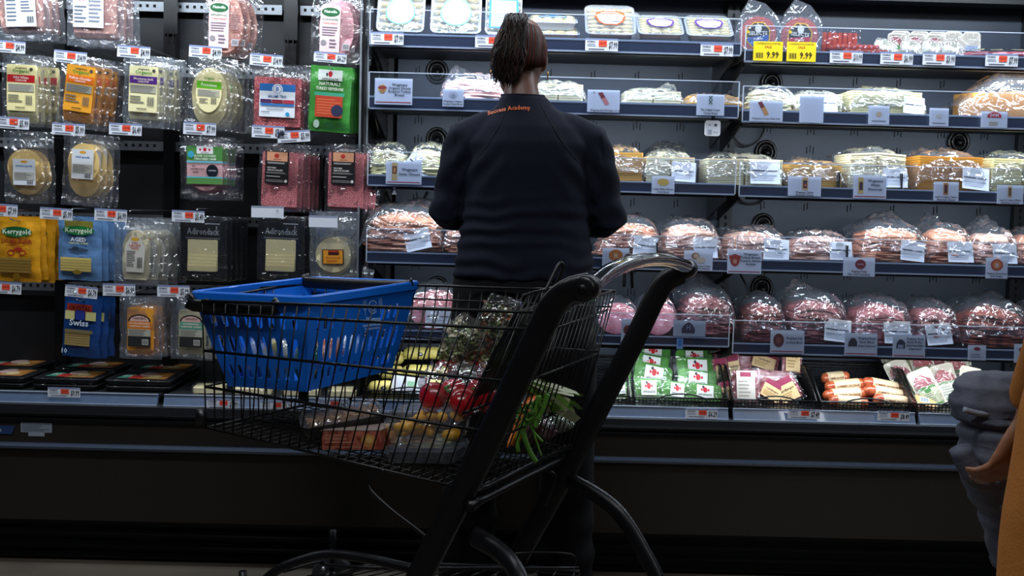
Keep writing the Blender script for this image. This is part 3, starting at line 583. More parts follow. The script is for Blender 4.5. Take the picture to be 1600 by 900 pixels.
# ------------------------------------------------------------------ deli bags on the shelves
DM = {'turkey': mat('sliced_turkey', '#c07c5c', .45, noise_=.1, nscale=30, col2='#d49c7e', sss=.1), 'paleturkey': mat('pale_sliced_turkey', '#d8a48e', .45, nscale=30, col2='#e4beac', sss=.1),
      'ham': mat('pink_sliced_ham', '#c4707f', .42, nscale=35, col2='#d6929e', sss=.1), 'beef': mat('sliced_roast_beef', '#74373a', .42, nscale=35, col2='#a06064'), 'redbeef': mat('seasoned_beef', '#6a281e', .42, nscale=45, col2='#a04e3a'),
      'rarebeef': mat('rare_roast_beef', '#93424a', .42, nscale=45, col2='#bb777e'), 'white': mat('white_sliced_cheese', '#f0e6c0', .45, nscale=20, sss=.1), 'yellow': mat('yellow_sliced_cheese', '#e8b45c', .45, nscale=20, sss=.1),
      'amber': mat('amber_sliced_cheese', '#c98a30', .45, nscale=20, sss=.1), 'swiss': mat('swiss_sliced_cheese', '#e6dca4', .45, nscale=20, sss=.1), 'bologna': mat('pale_sliced_bologna', '#e6c0b8', .45, nscale=20, sss=.1), 'darkbeef': mat('dark_corned_beef', '#6a2a26', .4, nscale=40, col2='#9a4a44')}
STK = [('r', 0, 0, 1, 1, '#dde0e6'), ('l', .3, .74, .85, .94, 3, '#a9adb8'), ('r', .06, .5, .5, .56, '#33363f'), ('l', .55, .48, .92, .58, 1, '#5a5e68'), ('l', .06, .12, .9, .4, 3, '#b4b8c2')]
_bid = [0]
def deli_bag(pa, pb, pyt, bay, n, kind, label, cat='sliced deli meat', d=.24, yoff=.03, block=False, sticker=None, zl=0, rot=0, peak=None, big=False, lift=0):
    _bid[0] += 1; sd = _bid[0]*1.37; R = random.Random(_bid[0])
    zb = (SH[(bay, n)][0]-.0035 if n <= 5 else ZD)+lift; Y = YL+yoff+d/2; px = (pa+pb)/2
    p = atz(px, zb, Y); w = (pb-pa)*Y/FPX*1.04; h = max(.03, at(px, pyt, Y).z-zb)
    t = thing('deli_bag', label, cat, (p.x, Y, zb), (0, 0, rot), None)
    m = DM[kind]; b = MB(); hc = h*(.86 if not block else .78)
    if big:   # one large face of slices turned to the front
        for k in range(7):
            o = [(w*.40*math.cos(a*.2618)*(1+.03*nz(a, k, sd)), hc*.52*math.sin(a*.2618)*(1+.03*nz(a, sd, k))) for a in range(24)]
            y = -d*.38+k*.009; vs = [(x+k*.002, y+(z+hc*.5)*.35, z+hc*.52) for x, z in o]+[(x+k*.002, y+.008+(z+hc*.5)*.35, z+hc*.52) for x, z in o]
            N_ = 24; b.add(vs, [tuple(range(N_)), tuple(range(2*N_-1, N_-1, -1))]+[(j, N_+j, N_+(j+1) % N_, (j+1) % N_) for j in range(N_)], m)
    elif block:
        ns = max(4, int(hc/.007)); nb = 2 if w > .18 else 1
        for s in range(nb):
            ww = w*.86/nb; cx = (s-(nb-1)/2)*(ww*1.02)
            for k in range(ns):
                o = rr(ww*.99, d*.74, .006, 2, cx+.0015*nz(k, sd, s), .002*nz(sd, k, 3)-.01)
                b.slab(o, k*hc/ns+.002, (k+.86)*hc/ns+.002, m, lambda x, y: .01*max(0, nz(x*8+sd, y*8, 1))*min(1, k/ns))
    else:
        ns = max(4, int(hc/.008)); N_ = 22
        for k in range(ns):
            f = k/max(1, ns-1); sc = 1-.16*f*f+.05*nz(k*3, sd, 1); o = []
            for j in range(N_):
                a = j*2*math.pi/N_; e = .9; ca, sa = math.cos(a), math.sin(a)
                rx = w*.485*sc*abs(ca)**e*(1 if ca > 0 else -1); ry = d*.43*sc*abs(sa)**e*(1 if sa > 0 else -1)
                q = 1+.16*nz(ca*1.8+k*.8, sa*1.8, sd); o.append((rx*q+.006*nz(k*2.1, sd, 4), ry*q+.006*nz(k*2.7, 5, sd)-.012))
            tilt = .05*nz(sd, k*.3, 8)
            b.slab(o, f*hc*.9+.003, f*hc*.9+.003+hc/ns*.8, m, lambda x, y, k=k, f=f, tilt=tilt: f*(-.22*hc*((x/(w*.45))**2+(y/(d*.4))**2))+f*.016*nz(x*16, y*16, k*.35+sd)+tilt*x*f, True)
    b.build('cheese_slices' if 'cheese' in cat else 'meat_slices', t)
    # bag film
    nu, nv = 30, 24; vs = []; px_, py_ = (R.uniform(-.6, .6), R.uniform(.1, .7)) if peak is None else peak[:2]; pk = .10 if peak is None else peak[2]*.55
    for j in range(nv+1):
        for i in range(nu+1):
            u = i/nu*2-1; v = j/nv*2-1
            e = max(0, 1-abs(u)**5)**.55*max(0, 1-abs(v*.985)**6)**.5
            z = hc*1.04*e*(1-.10*v*v-.06*u*u)
            z += h*pk*math.exp(-((u-px_)/.5)**2-((v-py_)/.3)**2)*e
            z += (h-hc)*.45*e*(.5+.5*nz(u*2+sd, v*2, 1))
            rd = abs(nz(u*3+sd, v*3, sd)); rd2 = abs(nz(u*7-sd, v*7, 3)); z += (.014*(1-2.4*rd)+.009*(1-2.4*rd2))*e*(.7+.3*v)
            vs.append((u*w*.5+.008*nz(v*3, sd, 2)*abs(u)**3, v*d*.5*(1.0)-.004*e*nz(u*6, sd, v*4)+.006*nz(u*4, sd, 9), max(.0015, z+.004)))
    fb = MB(); idx = lambda i, j: j*(nu+1)+i
    fb.add(vs, [(idx(i, j), idx(i+1, j), idx(i+1, j+1), idx(i, j+1)) for j in range(nv) for i in range(nu)], FILMB, True)
    fl = fb.build('bag_film', t)
    # zip edge standing up at the back
    zb_ = MB(); N_ = 16; vv = []; x0_, x1_ = -w*.5, w*.5; sk = R.uniform(-.25, .25)
    for j in range(5):
        for i in range(N_+1):
            u = i/N_; g = j/4; vv.append((x0_+(x1_-x0_)*u+.01*nz(g*2, sd, u*3), d*.12+.05*g+.012*nz(u*4, g*2, sd), hc*.86*(1-.25*abs(2*u-1)**4)+(h*1.0-hc*.86)*g*(1+sk*(2*u-1))+.006*nz(u*7, g*3, sd)*g))
    zb_.add(vv, [(j*(N_+1)+i, j*(N_+1)+i+1, (j+1)*(N_+1)+i+1, (j+1)*(N_+1)+i) for j in range(4) for i in range(N_)], FILMB, True)
    zb_.build('bag_flap', t)
    z2 = MB(); z2.tube([Vector(q)+Vector((0, -.001, -.004)) for q in vv[-(N_+1):]], .0011, mat('zip_dark', '#2b3038', .4), 5)
    q = vv[-(N_+1)+(0 if R.random() < .5 else N_-1)]; z2.box(q[0]-.006, q[0]+.009, q[1]-.004, q[1]+.002, q[2]-.009, q[2]-.001, BLKP); z2.build('zip_strip', t)
    if sticker:
        sx, sw_, tl = sticker; b = MB(); sw, sh_ = sw_, sw_*.85
        b.art(STK, -sw/2, 0, sw, sh_, 0); b.rect(-sw/2, 0, sw/2, sh_, .0003, pc('#dde0e6')); o = b.build('sticker', t)
        o.location = (sx*w, -d*.5-.006, max(.004, hc*.08)); o.rotation_euler = (-.30, tl, 0)
    return t
C = 'sliced cheese'
# shelf 2
deli_bag(692, 790, 118, 'm', 2, 'bologna', 'nearly flat bag of pale slices on the second shelf, left of the head', d=.2, peak=(-.75, .2, .8))
deli_bag(828, 912, 128, 'm', 2, 'white', 'white cheese bag on the second shelf just right of the neck', C, block=True, d=.2)
deli_bag(968, 1062, 142, 'm', 2, 'white', 'low bag of white slices between two signs on the second shelf', d=.2, block=True, peak=(.85, .3, 1.2), cat=C)
deli_bag(1064, 1150, 152, 'm', 2, 'yellow', 'low bag of peach slices behind the cooper sign on the second shelf', C, block=True, d=.2)
deli_bag(1160, 1232, 138, 'r', 2, 'white', 'plump white bag at the left end of the right second shelf', C, d=.2, rot=.1)
deli_bag(1232, 1308, 144, 'r', 2, 'white', 'bag of white slices behind a blank card on the right second shelf', C, d=.2, block=True, sticker=(.1, .07, 0))
deli_bag(1310, 1430, 138, 'r', 2, 'swiss', 'wide cream cheese bag behind a small sign on the right second shelf', C, d=.22, block=True, sticker=(.3, .07, .1))
# big block
t = thing('cheese_loaf', 'large golden cheese loaf in loose clear wrap on the right second shelf', 'cheese', at(1553, 186, 3.74)); t.location.z = SH[('r', 2)][0]-.003
b = MB(); b.add([(-.11, -.08, .0), (.16, -.08, .0), (.16, .08, 0), (-.11, .08, 0), (-.11, -.08, .085), (.16, -.08, .10), (.16, .08, .115), (-.11, .08, .095)], [(0, 3, 2, 1), (4, 5, 6, 7), (0, 1, 5, 4), (1, 2, 6, 5), (2, 3, 7, 6), (3, 0, 4, 7)], DM['amber']); b.build('cheese_block', t)
b = MB(); vs = []
for j in range(13):
    for i in range(21):
        u = i/20; v = j/12*2-1; e = (1-abs(v)**6)**.5 if abs(v) < 1 else 0; vs.append((-.16+u*.35, v*.10, max(.001, (.045+.11*min(1, u*2.6))*e+.01*nz(u*6, v*3, 2))))
b.add(vs, [(j*21+i, j*21+i+1, (j+1)*21+i+1, (j+1)*21+i) for j in range(12) for i in range(20)], FILMB, True); b.build('bag_film', t)
# shelf 3
deli_bag(578, 640, 226, 'm', 3, 'swiss', 'bag of swiss slices left of the swiss cheese sign on the third shelf', C, sticker=None, d=.2)
deli_bag(640, 702, 228, 'm', 3, 'swiss', 'bag of swiss slices with a tilted white sticker beside the shopper elbow', C, sticker=(-.35, .085, .6), d=.2)
deli_bag(940, 1002, 228, 'm', 3, 'yellow', 'tall bag of yellow block cheese just right of the shopper on the third shelf', C, block=True, sticker=None, d=.22)
deli_bag(1000, 1082, 236, 'm', 3, 'white', 'bag of white cheese behind the small colby sign on the third shelf', C, block=True, sticker=(.22, .08, .05), d=.2, zl=0)
deli_bag(1006, 1076, 226, 'm', 3, 'white', 'upper bag of white cheese at the back of the third shelf, middle bay', C, d=.13, yoff=.27, lift=.0)
deli_bag(1090, 1218, 240, 'm', 3, 'white', 'wide bag with a white block and orange heel ending the middle third shelf', C, block=True, sticker=(.22, .1, 0), d=.22)
deli_bag(1216, 1306, 250, 'r', 3, 'yellow', 'low bag of peach cheese slices at the left of the right third shelf', C, block=True, d=.22)
deli_bag(1306, 1402, 228, 'r', 3, 'white', 'tall stack of white cheese bags behind the red-lined white cheese sign', C, block=True, sticker=(.25, .08, 0), d=.24)
deli_bag(1412, 1522, 232, 'r', 3, 'amber', 'amber block cheese bag with a white sticker on the right third shelf', C, block=True, sticker=(.3, .09, .1), d=.22)
deli_bag(1524, 1632, 236, 'r', 3, 'swiss', 'pale yellow block cheese bag at the right end of the third shelf', C, block=True, sticker=(.15, .08, 0), d=.22)
# shelf 4
deli_bag(570, 694, 318, 'm', 4, 'turkey', 'large sliced turkey bag with white sticker, left end of the fourth shelf', sticker=(.22, .085, -.25), d=.26, peak=(.6, .5, .35))
deli_bag(694, 756, 345, 'm', 4, 'turkey', 'bag of turkey slices under the shopper hand on the fourth shelf', d=.2)
deli_bag(930, 1028, 338, 'm', 4, 'turkey', 'bag of pinkish turkey just right of the shopper waist, fourth shelf', sticker=(.2, .08, .1), d=.25)
deli_bag(1028, 1118, 342, 'm', 4, 'paleturkey', 'bag of pale turkey above the cart handle, fourth shelf', sticker=(.2, .08, 0), d=.25)
deli_bag(1122, 1224, 356, 'm', 4, 'paleturkey', 'bag of turkey with a large sticker ending the middle fourth shelf', sticker=(.24, .085, .05), d=.24)
deli_bag(1224, 1320, 362, 'r', 4, 'paleturkey', 'pale turkey bag first on the right fourth shelf', sticker=(.25, .075, 0), d=.24)
deli_bag(1326, 1432, 345, 'r', 4, 'turkey', 'tall bag of browned turkey with a peaked flap, right fourth shelf', sticker=(.22, .08, .1), d=.25, peak=(.1, .3, .45))
deli_bag(1432, 1502, 348, 'r', 4, 'turkey', 'bag of turkey with a low sticker, second from the right frame edge, fourth shelf', sticker=(.15, .085, 0), d=.24, peak=(-.5, .3, .5))
deli_bag(1504, 1572, 355, 'r', 4, 'paleturkey', 'crumpled pale turkey bag behind the orange round sign, fourth shelf', sticker=(.1, .08, 0), d=.24, peak=(.0, .2, .6))
deli_bag(1572, 1640, 360, 'r', 4, 'turkey', 'turkey bag cut by the right frame edge, fourth shelf', d=.24)
# shelf 5
deli_bag(600, 632, 462, 'm', 5, 'paleturkey', 'narrow bag of pale meat behind the right end of the blue basket', sticker=(.1, .05, 0), d=.2)
deli_bag(634, 722, 446, 'm', 5, 'rarebeef', 'bag with one large reddish ham face seen over the cart, fifth shelf', sticker=(.1, .085, 0), d=.22, big=True)
deli_bag(925, 995, 468, 'm', 5, 'ham', 'bag of pink ham seen through the cart handle frame, fifth shelf', big=True, d=.2)
deli_bag(992, 1054, 464, 'm', 5, 'ham', 'round pink ham bag right of the cart handle, fifth shelf', big=True, d=.2, sticker=None)
deli_bag(1056, 1140, 446, 'm', 5, 'beef', 'tall slumped bag of dark meat behind the grey egg sign', d=.26, peak=(-.2, .4, .5))
deli_bag(1110, 1192, 470, 'm', 5, 'darkbeef', 'low dark beef bag at the right end of the middle fifth shelf', d=.22) if False else None
deli_bag(1150, 1218, 462, 'r', 5, 'darkbeef', 'dark beef bag first on the right fifth shelf', d=.24)
deli_bag(1218, 1312, 452, 'r', 5, 'beef', 'peaked bag of brown roast beef with a white sticker, right fifth shelf', sticker=(.25, .09, .1), d=.26, peak=(-.6, .1, .5))
deli_bag(1316, 1412, 462, 'r', 5, 'rarebeef', 'bag of pink roast beef behind the black angus sign', sticker=(.18, .09, 0), d=.25)
deli_bag(1412, 1480, 468, 'r', 5, 'beef', 'roast beef bag with a curled white sticker behind the american-style sign', sticker=(0, .085, -.1), d=.25)
deli_bag(1482, 1592, 466, 'r', 5, 'redbeef', 'wide bag of red-brown beef right of the american-style sign', d=.26, peak=(.4, .6, .4))
deli_bag(1592, 1660, 470, 'r', 5, 'redbeef', 'beef bag cut by the right frame edge, fifth shelf', d=.24)
# black shelf dividers
for px, py, bay, n, wd in ((1089, 262, 'm', 3, 'between white cheese bags'), (1310, 275, 'r', 3, 'left of the tall white cheese bags'), (1407, 280, 'r', 3, 'left of the amber cheese bag'), (1026, 385, 'm', 4, 'between two turkey bags'), (1322, 392, 'r', 4, 'left of the browned turkey')):
    p = atz(px, SH[(bay, n)][0], 3.62); b = MB(); b.box(-.0025, .0025, 0, .3, 0, .055, BLKP)
    tag(b.build('shelf_divider'), 'thin black shelf divider '+wd, 'divider', 'shelf dividers', (p.x, 3.61, SH[(bay, n)][0]-.003))
# ------------------------------------------------------------------ shelf signs
def sign(px, py, w, h, art_, label, frame=False, Y=3.5755, bg='#dfe2ea', tilt=-.06):
    p = at(px, py, Y); t = thing('shelf_sign', label, 'sign', (p.x, Y-.004, p.z-h/2), (tilt, 0, 0))
    b = MB(); b.box(-w/2, w/2, 0, .0012, 0, h, pc(bg)); b.build('card', t)
    b = MB()
    if frame: b.art([('r', .03, .06, .97, .10, '#a8232f')], -w/2, 0, w, h, -.0002)
    b.art(art_, -w/2, 0, w, h, -.0004); b.build('print', t)
    b = MB(); b.box(-w/2-.003, w/2+.003, -.0035, -.0028, -.003, h+.003, ACR); b.build('clear_holder', t)
def words(lines, x=.66, z=.8, dz=.16, h=.11, c='#3c4350', mw=.6): return [('t', l, x, z-i*dz, h, c, mw) for i, l in enumerate(lines)]
U = 1/475.
sign(615, 143, .122, .084, [('e', .2, .6, .11, .16, '#e3b64e'), ('e', .2, .64, .12, .07, '#b5382c'), ('e', .2, .5, .07, .08, '#c88a4a')]+words(['Wegmans', 'Organic Honey', 'Roasted Turkey', 'Breast'], .66, .76, .13), 'red-lined organic honey roasted turkey sign, left of the second shelf', True)
sign(708, 153, .068, .056, [('e', .5, .68, .22, .2, '#c9ccd4'), ('e', .5, .6, .12, .14, '#a7aab4'), ('t', 'Wegmans Organic', .5, .3, .11, '#22262e'), ('t', 'Roasted Turkey Breast', .5, .14, .11, '#22262e')], 'small sign with grey emblem left of the shopper head')
SAU = [('p', [(.32, .86), (.46, .9), (.56, .66), (.44, .58)], '#8c2c34'), ('p', [(.44, .6), (.56, .68), (.68, .38), (.56, .3)], '#dd8a86')]
sign(943, 158, .105, .072, SAU+[('t', 'Wegmans Beef Bologna, 12 oz', .55, .08, .09, '#2a2f38'), ('e', .2, .88, .02, .025, '#22262e')], 'sign with a red and pink sausage picture right of the shopper head')
sign(1110, 164, .09, .068, [('r', .43, .5, .57, .94, '#c6d3cc'), ('t', 'X', .5, .82, .2, '#2a3d48'), ('t', 'X', .5, .62, .2, '#2a3d48'), ('t', 'The Original Cooper', .5, .26, .11, '#22262e', .7), ('t', 'Cheese Brand', .5, .1, .11, '#22262e', .5)], 'cooper cheese sign at the right end of the middle second shelf')
sign(1197, 174, .108, .066, [('p', [(.24, .94), (.36, .98), (.46, .7), (.34, .62)], '#8c2c34'), ('p', [(.34, .64), (.46, .72), (.58, .36), (.46, .28)], '#e0a05a'), ('t', 'Wegmans Cooper Bulk Style', .5, .14, .09, '#5a606c')], 'sign with a red and orange sausage picture on the right second shelf')
sign(1268, 171, .078, .086, [], 'blank white card on the right second shelf')
sign(1373, 180, .068, .06, [('e', .5, .55, .14, .14, '#e0c2a0'), ('l', .15, .12, .85, .24, 1, '#8a909c')], 'small sign with a pale round picture on the right second shelf')
sign(1467, 183, .062, .058, [('e', .5, .55, .16, .14, '#d8d2c4'), ('l', .15, .1, .85, .22, 1, '#8a909c')], 'small faint sign right of the pale round one on the second shelf')
sign(1553, 187, .086, .052, [('p', [(.22, .62), (.25, .82), (.36, .94), (.5, .98), (.64, .94), (.75, .82), (.78, .62)], '#c8202c'), ('t', 'DPM', .5, .76, .2, '#f0e4e4', .4), ('l', .3, .1, .72, .4, 2, '#c9b27a')], 'sign with a red arch logo in front of the cheese loaf')
sign(631, 270, .116, .074, [('r', .16, .16, .32, .94, '#d8b878'), ('r', .18, .45, .3, .78, '#6a2c1c'), ('r', .21, .5, .27, .72, '#d89a4a')]+words(['Wegmans', 'Swiss Cheese'], .66, .64, .2, .13), 'red-lined swiss cheese sign left of the shopper elbow', True)
sign(1036, 289, .074, .058, [('e', .5, .66, .26, .2, '#e2bc58'), ('t', 'Colby Wide Cheese', .5, .26, .11, '#22262e'), ('t', '1/2 lb Sliced', .5, .1, .1, '#22262e', .6)], 'small sign with a yellow cheese picture right of the shopper, third shelf')
LOAF = [('r', .42, .3, .6, .95, '#e0b070'), ('r', .45, .4, .57, .8, '#4a2a3c'), ('r', .48, .5, .55, .62, '#d86a3a')]
sign(1257, 291, .108, .064, LOAF+[('t', 'Wegmans Yellow', .5, .18, .11, '#22262e', .55), ('t', 'American Cheese', .5, .05, .1, '#22262e', .55)], 'yellow american cheese sign on the right third shelf')
sign(1359, 292, .108, .076, [('r', .14, .2, .3, .9, '#e0c070'), ('r', .17, .35, .28, .7, '#4a2a2c')]+words(['Wegmans', 'White', 'American'], .66, .76, .18, .12), 'red-lined white american cheese sign on the right third shelf', True)
sign(1478, 299, .082, .062, [('r', .38, .32, .58, .95, '#c98a4a'), ('r', .42, .4, .54, .85, '#5a2424'), ('t', 'Land O Lakes Yellow', .5, .2, .1, '#22262e'), ('t', 'American Cheese', .5, .06, .1, '#22262e', .8)], 'small yellow american cheese sign below the amber cheese bag')
sign(1578, 304, .086, .062, [('r', .4, .35, .56, .95, '#d8c08a'), ('r', .43, .42, .53, .85, '#7a5040'), ('t', 'Land O Lakes White', .5, .2, .1, '#3a3f4a'), ('t', 'American Cheese', .5, .06, .1, '#3a3f4a', .8)], 'small white american cheese sign at the right frame edge')
sign(736, 394, .084, .08, [('e', .3, .62, .2, .2, '#b5382c'), ('e', .3, .62, .1, .1, '#e0a05a')], 'sign with a red round picture half hidden by the shopper waist', True)
sign(962, 402, .088, .062, [('e', .5, .6, .26, .32, '#d8803a'), ('r', .42, .48, .58, .7, '#e8c08a')], 'sign with an orange round picture behind the cart handle')
sign(1091, 407, .094, .066, [('e', .4, .72, .14, .17, '#9a6a3c'), ('e', .42, .72, .1, .12, '#e0c09a'), ('e', .58, .52, .16, .15, '#e2cdb0'), ('t', 'Roasted Turkey', .68, .22, .09, '#22262e', .5), ('t', 'without Antibiotics', .66, .1, .08, '#22262e', .5)], 'sign with a sliced turkey loaf picture right of the cart handle')
sign(1163, 409, .112, .078, [('e', .22, .56, .14, .26, '#b8402c'), ('r', .05, .6, .38, .76, '#b8402c'), ('r', .17, .42, .27, .6, '#e0a080')]+words(['Wegmans', 'Turkey Breast,', 'Roasted, Artisan', 'Golden'], .68, .82, .14, .11), 'red-lined turkey breast sign with a red picture, fourth shelf', True)
sign(1342, 417, .104, .062, [('e', .54, .64, .17, .26, '#8c2c34'), ('r', .44, .6, .64, .68, '#b58a8a'), ('t', 'Wegmans Turkey', .5, .26, .12, '#5a2a2a', .5), ('t', 'Fully Cooked Turkey Breast', .5, .1, .11, '#22262e', .7)], 'sign with a dark red round picture on the right fourth shelf')
sign(1557, 419, .072, .068, [('e', .5, .66, .28, .28, '#c9502c'), ('e', .5, .66, .2, .2, '#e08a4a'), ('r', .42, .54, .58, .74, '#e8c8b0'), ('t', 'Wegmans Honey Roast', .5, .24, .09, '#22262e'), ('t', 'Deli Turkey', .5, .1, .09, '#22262e', .6)], 'sign with an orange round picture near the right frame edge')
sign(987, 520, .07, .09, [('e', .3, .6, .2, .18, '#7a2a2c')], 'sign half hidden behind the cart frame on the fifth shelf', True, bg='#c9ccd4')
sign(1077, 513, .106, .052, [('p', [(.26, .2), (.26, .5), (.36, .78), (.48, .9), (.58, .78), (.68, .45), (.66, .18)], '#3a3444'), ('t', 'H', .47, .55, .3, '#8a90a4', .14)], 'grey sign with a dark egg-shaped emblem on the fifth shelf', bg='#a9aeb8')
sign(1230, 534, .112, .076, [('e', .24, .56, .16, .3, '#6a2c28'), ('e', .24, .56, .08, .14, '#8c4a3c')]+words(['Wegmans Deli', 'London Broil'], .7, .66, .18, .12, mw=.48), 'red-lined london broil sign on the right fifth shelf', True, bg='#c4c8d0')
sign(1345, 538, .108, .074, [('p', [(.1, .4), (.12, .62), (.2, .78), (.3, .78), (.38, .62), (.38, .4)], '#3a2a30')]+words(['Wegmans Roast', 'Beef, Black', 'Angus Seasoned'], .68, .78, .17, .11, mw=.54), 'red-lined black angus roast beef sign', True, bg='#c4c8d0')
sign(1420, 541, .108, .074, [('p', [(.1, .4), (.12, .66), (.2, .8), (.28, .8), (.38, .66), (.38, .4)], '#3a3a48'), ('r', .16, .42, .32, .56, '#9aa4b8')]+words(['Wegmans Roast', 'Beef, Kobe,', 'American-Style,', 'Seasoned'], .68, .84, .15, .11, mw=.54), 'red-lined american-style roast beef sign', True, bg='#c4c8d0')
sign(1526, 551, .06, .05, [('e', .5, .76, .18, .12, '#8c2430'), ('l', .15, .15, .85, .45, 2, '#8a909c')], 'small sign with a dark red shape on the fifth shelf', bg='#c4c8d0')
sign(1596, 552, .05, .062, [('e', .5, .7, .2, .12, '#8c2430')], 'sign cut by the right frame edge on the fifth shelf', bg='#c4c8d0')
sign(1062, 537, .020, .034, [('r', .2, .3, .8, .95, '#3a7ac0')], 'little blue clip tag under the grey egg sign', bg='#7fa8d0')
# electronic tag hanging below the second shelf
p = at(1112, 201, 3.6); t = thing('hanging_tag', 'small white electronic tag hanging below the second shelf', 'tag', (p.x, 3.585, p.z-.025))
b = MB(); b.prism(rr(.05, .05, .008, 3, 0, .025), -.004, .004, pc('#d9dee6')); b.build('tag_body', t)
b = MB(); b.art([('e', .28, .7, .04, .04, '#333842'), ('r', .6, .64, .76, .78, '#333842'), ('r', .18, .14, .44, .4, '#9aa2b0'), ('l', .55, .2, .86, .3, 1, '#8a92a0')], -.025, 0, .05, .05, -.0042); b.build('print', t)
b = MB(); b.box(-.006, .006, -.002, .001, .05, .066, BLKP); b.build('clip', t)
b = MB(); p = at(616, 302, 3.6); b.box(-.004, .004, -.002, .002, 0, .02, pc('#d9dee6')); b.box(-.007, .007, -.002, .002, -.004, .001, pc('#d9dee6')); tag(b.build('shelf_clip'), 'tiny white clip hanging under the third shelf at the left', 'clip', None, p)
# ------------------------------------------------------------------ tubs and trays on the top shelves
WHT = mat('white_tub_plastic', '#e4e8ee', .35, noise_=.03, sss=.1); PASTA = mat('pasta_pieces', '#d8c48a', .5, nscale=40, col2='#e8dcb4', sss=.1); CLRT = film('clear_tub_lid', .10, .35, .1, bump=.25, bscale=25)
def tub(px, w, h, d, Y_, bay, n, tilt, art_, label, lift=0, lumps=True, tubm=None, labw=.62, labh=.62, labz=.1, grp=None):
    Y = Y_-.065+(d*math.sin(tilt)); z = SH[(bay, n)][0]-.003+lift; p = atz(px, z, Y)
    t = thing('food_tub', label, 'food tub', (p.x, Y, z), (tilt, 0, 0), grp)     # face towards -y after tilt (0 = flat face up)
    # built lying flat: base at z=0, lid at z=d ; tilt raises the back edge
    b = MB(); o = rr(w, h, .02); HY = h/2
    b.loft([[Vector((x*s, y*s+HY, z_)) for x, y in o] for z_, s in ((0, .80), (.003, .84), (d*.72, .92), (d*.74, 1), (d*.80, 1), (d*.80, .94), (d*.5, .9))], tubm or WHT); b.build('tray', t)
    b = MB(); b.loft([[Vector((x*s, y*s+HY, z_)) for x, y in o] for z_, s in ((d*.81, 1.0), (d*.86, 1.0), (d*.9, .94), (d, .9))], CLRT, False); b.build('clear_lid', t)
    if lumps:
        b = MB(); R = random.Random(int(px)); cols, rws = 4, 6
        for i in range(cols):
            for j in range(rws):
                cx = (i+.5)/cols*w*.86-w*.43; cy = (j+.5)/rws*h*.86-h*.43+HY; q = []
                for k in range(6):
                    f = k/5; r = math.sin(f*math.pi)*.9+.12; q.append((cx+(f-.5)*w*.23, cy+.003*nz(i, j, k), d*.62+.004*math.sin(f*3.1)))
                b.tube(q, [(h*.055*(math.sin((k+.4)/5.8*math.pi)), .011) for k in range(6)], PASTA, 8)
        b.build('filling', t)
    b = MB(); b.art(art_, -w*labw/2, 0, w*labw, h*labh, 0); o = b.build('label', t); o.rotation_euler = (-math.pi/2, 0, 0); o.location = (0, h*labz, d*1.0+.001)
def arch(c, inner='#eef0f2'):
    pts = lambda k: [(.5+.5*k*math.cos(a)*1.0, .42+.56*k*math.sin(a)) if 0 <= a <= math.pi else (.5+.5*k*math.cos(a), .42+.4*k*math.sin(a)) for a in [i*2*math.pi/28 for i in range(28)]]
    return [('p', pts(1), c), ('p', pts(.88), inner)]
def bowl(c):
    return [('e', .5, .85, .24, .13, c), ('e', .5, .85, .2, .1, '#f0e6e8'), ('p', [(.0, .55), (.06, .76), (.3, .84), (.7, .84), (.94, .76), (1, .55), (.9, .22), (.7, .06), (.3, .06), (.1, .22)], c), ('p', [(.07, .55), (.12, .70), (.3, .77), (.7, .77), (.88, .70), (.93, .55), (.84, .26), (.68, .11), (.32, .11), (.16, .26)], '#efe9ee'),
            ('r', .08, .66, .92, .71, c), ('l', .2, .3, .8, .6, 4, '#c9a9b8'), ('l', .55, .2, .8, .28, 1, '#444450')]
tub(626, .158, .19, .05, 3.70, 'm', 1, 1.12, arch('#79c9a9')+[('l', .2, .3, .8, .8, 5, '#c9d4d0'), ('b', .55, .55, .75, .63, '#6b6f76')], 'large white tray with a green ringed label at the left of the top shelf')
tub(712, .168, .19, .05, 3.70, 'm', 1, 1.12, arch('#79c9a9')+[('l', .2, .3, .8, .8, 5, '#c9d4d0'), ('b', .55, .6, .75, .68, '#6b6f76')], 'large white tray with a green ringed label left of the blue-labelled tray')
tub(786, .122, .19, .05, 3.71, 'm', 1, 1.12, [('p', [(0, 0), (1, 0), (1, .7), (.86, .9), (.5, 1), (.14, .9), (0, .7)], '#2f86c4'), ('t', 'Roasted', .5, .88, .07, '#dfeefa', .5), ('r', .08, .04, .92, .72, '#c4d9ee'), ('l', .12, .1, .88, .66, 8, '#8fa9c8')], 'white tray with a tall blue label behind the ponytail', labw=.8, labh=.8)
SQ = [('p', [(.05, .2), (.0, .5), (.3, .9), (.5, 1), (.7, .9), (1, .5), (.95, .2)], '#2f86c4'), ('r', .1, .24, .9, .62, '#d5e3f1'), ('l', .15, .28, .85, .58, 4, '#8fa9c8')]
tub(866, .17, .11, .034, 3.72, 'm', 1, .32, SQ, 'shallow tub with a blue label, lower of two right of the ponytail', labz=.35)
tub(864, .165, .11, .034, 3.72, 'm', 1, .32, SQ, 'shallow tub with a blue label, upper of two right of the ponytail', lift=.038, labz=.35)
tub(964, .165, .15, .05, 3.80, 'm', 1, .8, bowl('#d8602c'), 'tub partly hidden behind the orange-labelled tub', lumps=False)
tub(953, .168, .152, .05, 3.70, 'm', 1, .8, bowl('#d8602c'), 'deep tub with an orange bowl-shaped label on the top shelf', lumps=True, labz=.2)
tub(1032, .152, .125, .05, 3.70, 'm', 1, .62, bowl('#6a3a9a'), 'tub with a purple bowl-shaped label, left of two', labz=.2)
tub(1108, .156, .125, .05, 3.70, 'm', 1, .66, bowl('#6a3a9a'), 'tub with a purple bowl-shaped label, right of two beside the bay edge', labz=.2)
